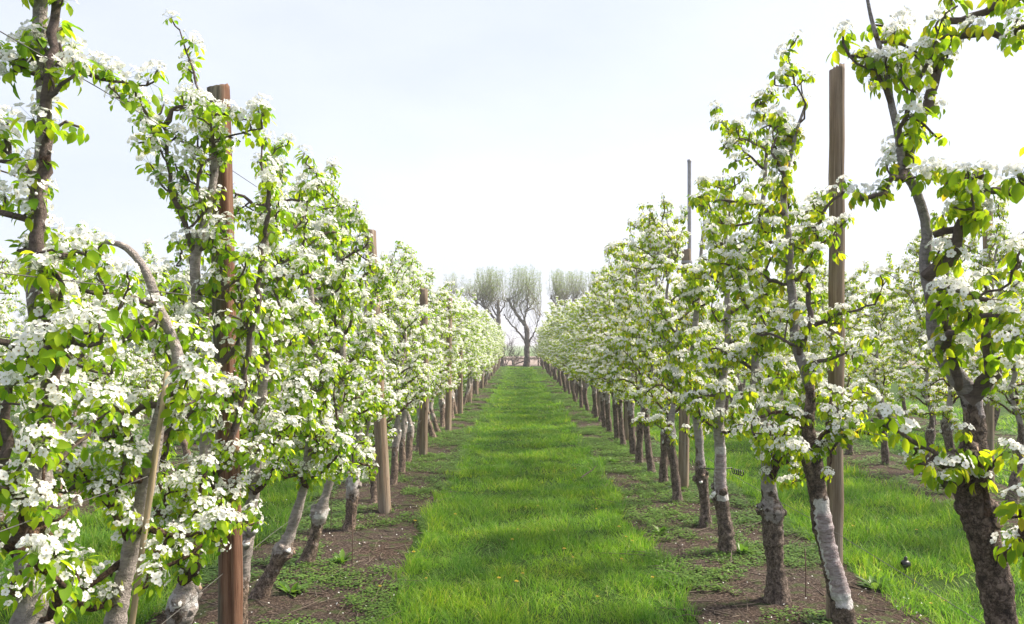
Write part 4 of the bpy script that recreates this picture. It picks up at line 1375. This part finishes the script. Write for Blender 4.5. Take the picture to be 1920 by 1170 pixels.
# ------------------------------------------------------------------ small things on the ground
def dandelion_proto(seed):
    rng = np.random.default_rng(seed)
    root = empty('dandelion', (0, 0, 0))
    top = np.array([rng.normal(0, .01), rng.normal(0, .01), rng.uniform(.10, .14)])
    build('stalk', [(*tube(np.array([(0, 0, 0), top * np.array([.3, .3, .5]), top]), np.full(3, .0022), 5), 0)], [M['pedicel']], root)
    a = Acc()
    for ring, (k, rr, zz) in enumerate(((14, .019, .004), (11, .014, .009), (7, .008, .012))):
        for j in range(k):
            an = j * 2 * math.pi / k + ring * .3
            d = np.array([math.cos(an), math.sin(an), 0]); s = np.array([-d[1], d[0], 0])
            a.add(np.array([top + d * rr * .1, top + d * rr * .7 - s * .003 + UP * zz * .7, top + d * rr + UP * zz, top + d * rr * .7 + s * .003 + UP * zz * .7]), [], [(0, 1, 2, 3)])
    V, T, Q = a.done()
    build('bloom', [(V, [Q], 0)], [M['dandelion']], root)
    return root


_d = [dandelion_proto(i) for i in range(3)]
spots = [(985, 968), (1010, 968), (960, 1045), (1060, 1060), (1075, 1070), (970, 1020), (1040, 1020), (1165, 1015), (1190, 1040), (1178, 1030), (1170, 1080), (770, 1075), (795, 1112), (705, 1132), (935, 1125), (968, 1128), (1125, 1150), (1230, 1120), (775, 1000), (850, 990), (1120, 975), (980, 1105), (1150, 920), (1080, 900), (915, 930)]
for i, (px, py) in enumerate(spots):
    Y = F_PX * H_EYE / (py - CY)
    o = _d[i] if i < 3 else copy_tree(_d[i % 3])
    o.location = ((px - CX) * Y / F_PX, Y + .12, 0)
    o.rotation_euler = (0, 0, i * 1.3)
    o.scale = (.6 + .1 * (i % 4),) * 3
    tag(o, 'small yellow dandelion flower standing in the grass path', 'flower', 'dandelions in the grass path')
rng = np.random.default_rng(5)
for i, (px, py) in enumerate([(1745, 1150), (1775, 1150), (1600, 1010), (1650, 1085), (1720, 1010)]):
    Y = F_PX * H_EYE / (py - CY)
    o = copy_tree(_d[i % 3])
    o.location = ((px - CX) * Y / F_PX, Y, 0)
    tag(o, 'small yellow dandelion in the grass lane beyond the tall right post', 'flower', 'dandelions in the right lane')


def dock(px, py, seed, label):
    rng = np.random.default_rng(seed)
    Y = F_PX * H_EYE / (py - CY)
    a = Acc()
    for k in range(26):
        an = rng.uniform(0, 6.28)
        d = np.array([math.cos(an) * .8, math.sin(an) * .8, rng.uniform(.1, 1.3)])
        L = rng.uniform(.05, .14)
        leaf(0, rng, a, np.array([math.cos(an) * .012, math.sin(an) * .012, .01]), d, np.array([-d[0], -d[1], .8]) + rng.normal(0, .1, 3), L, L * .34)
    V, T, Q = a.done()
    o = build('weed_clump', [(V, [T, Q], 0)], [M['weed']], None, ((px - CX) * Y / F_PX, Y, .01))
    tag(o, label, 'weed', 'leafy weeds on the bare soil strips')


dock(1238, 1005, 1, 'upright leafy weed on the soil between grass path and right trunks')
dock(1150, 870, 2, 'leafy weed at the right edge of the grass path, far from camera')
dock(1395, 1045, 3, 'leafy weed just right of the pinkish patched trunk')
dock(545, 1120, 4, 'low leafy weed beside the foot of the slanting left trunk')
dock(640, 1060, 5, 'leafy weed on the soil strip right of the leaning left trunks')
dock(1640, 1110, 6, 'leafy weed on dark soil right of the tall right post')

# thin steel rods in the left strip
for (px, py, h, lab) in ((660, 1075, .42, 'thin rusty rod upright in the left soil strip, nearer one'), (620, 1000, .4, 'thin rusty rod beside the leaning left trunks'), (1510, 1130, .34, 'thin rusty rod at the foot of the tall right post')):
    Y = F_PX * H_EYE / (py - CY)
    o = build('thin_rod', [(*tube(np.array([(0, 0, -.03), (.004, 0, h * .5), (0, .006, h)]), np.full(3, .004), 6), 0)], [M['rust']], None, ((px - CX) * Y / F_PX, Y, 0))
    tag(o, lab, 'rod')

# sticks at the grass edge
P0, P1 = W(1090, 905, 9.2), W(1113, 893, 9.4)
pts = np.array([(0, 0, .06), (.07, .1, .09), (.15, .2, .12), (.2, .22, .17)])
o = build('dead_stick', [(*tube(pts, np.array([.009, .008, .007, .004]), 6, np.random.default_rng(2), .08), 0)], [M['stick']], None, ((1090 - CX) * 9.2 / F_PX, 9.2, 0))
tag(o, 'dark dead stick lying on the right part of the grass path', 'stick')
Y = 7.75
pts = np.array([(0, 0, .03), (.25, -.03, .045), (.5, -.12, .03), (.7, -.22, .04)])
o = build('pruned_branch', [(*tube(pts, np.array([.007, .006, .005, .003]), 6, np.random.default_rng(3), .08), 0)], [M['stick']], None, ((735 - CX) * Y / F_PX - .05, Y, 0))
tag(o, 'long thin cut branch lying by the foot of the second left post', 'branch')

# black irrigation emitter on its spike, and a coil of tubing
Y = 5.6
b = W(1698, 1058, Y)
rt = empty('drip_emitter', (b[0], Y, 0)); tag(rt, 'small black irrigation emitter on a thin spike in the right grass lane', 'emitter')
build('spike', [(*tube(np.array([(0, 0, -.02), (0, 0, b[2] * .6), (0, 0, b[2])]), np.full(3, .004), 6), 0)], [M['black']], rt)
rng = np.random.default_rng(8)
V, F = tube(np.array([(-.03, 0, b[2]), (-.02, 0, b[2]), (.0, 0, b[2]), (.02, 0, b[2]), (.03, 0, b[2])]), np.array([.018, .03, .032, .03, .018]), 12)
build('cap', [(V, F, 0)], [M['black']], rt)
V, F = tube(np.array([(0, 0, b[2] + .02), (0, 0, b[2] + .045), (.005, 0, b[2] + .055)]), np.array([.014, .014, .008]), 8)
build('nozzle', [(V, F, 0)], [M['black']], rt)
Y = 6.3
b = W(1383, 885, Y)
t = np.linspace(0, 5 * 2 * np.pi, 60)
pts = np.stack([t / (10 * np.pi) * .09 - .045, np.sin(t) * .022, np.cos(t) * .022 + np.linspace(.012, -.012, 60)], -1)
pts = np.vstack([[(-.30, .02, .03), (-.16, .01, .02)], pts])
o = build('coiled_wire', [(*tube(pts, np.full(len(pts), .0045), 6), 0)], [M['black']], None, tuple(b))
tag(o, 'black coiled wire end hanging between right trunks', 'wire')
# ------------------------------------------------------------------ evening haze in the air
hm = bpy.data.materials.new('haze_air'); hm.use_nodes = True
hn, hl = hm.node_tree.nodes, hm.node_tree.links
hn.clear()
ho = hn.new('ShaderNodeOutputMaterial'); hv = hn.new('ShaderNodeVolumePrincipled')
hv.inputs['Color'].default_value = (0.93, 0.94, 1.0, 1)
hv.inputs['Density'].default_value = 0.0017
hv.inputs['Anisotropy'].default_value = 0.2
hl.new(hv.outputs[0], ho.inputs['Volume'])
hb = np.array([(x, y, z) for z in (-1, 9) for y in (-45, 1505) for x in (-905, 905)], float)
tag(build('haze', [(hb, np.array([[0, 2, 3, 1], [4, 5, 7, 6], [0, 1, 5, 4], [2, 6, 7, 3], [0, 4, 6, 2], [1, 3, 7, 5]]), 0)], [hm], smooth=False), kind='stuff')
print('scene built:', len(bpy.data.objects), 'objects', sum(len(m.polygons) for m in bpy.data.meshes), 'faces')
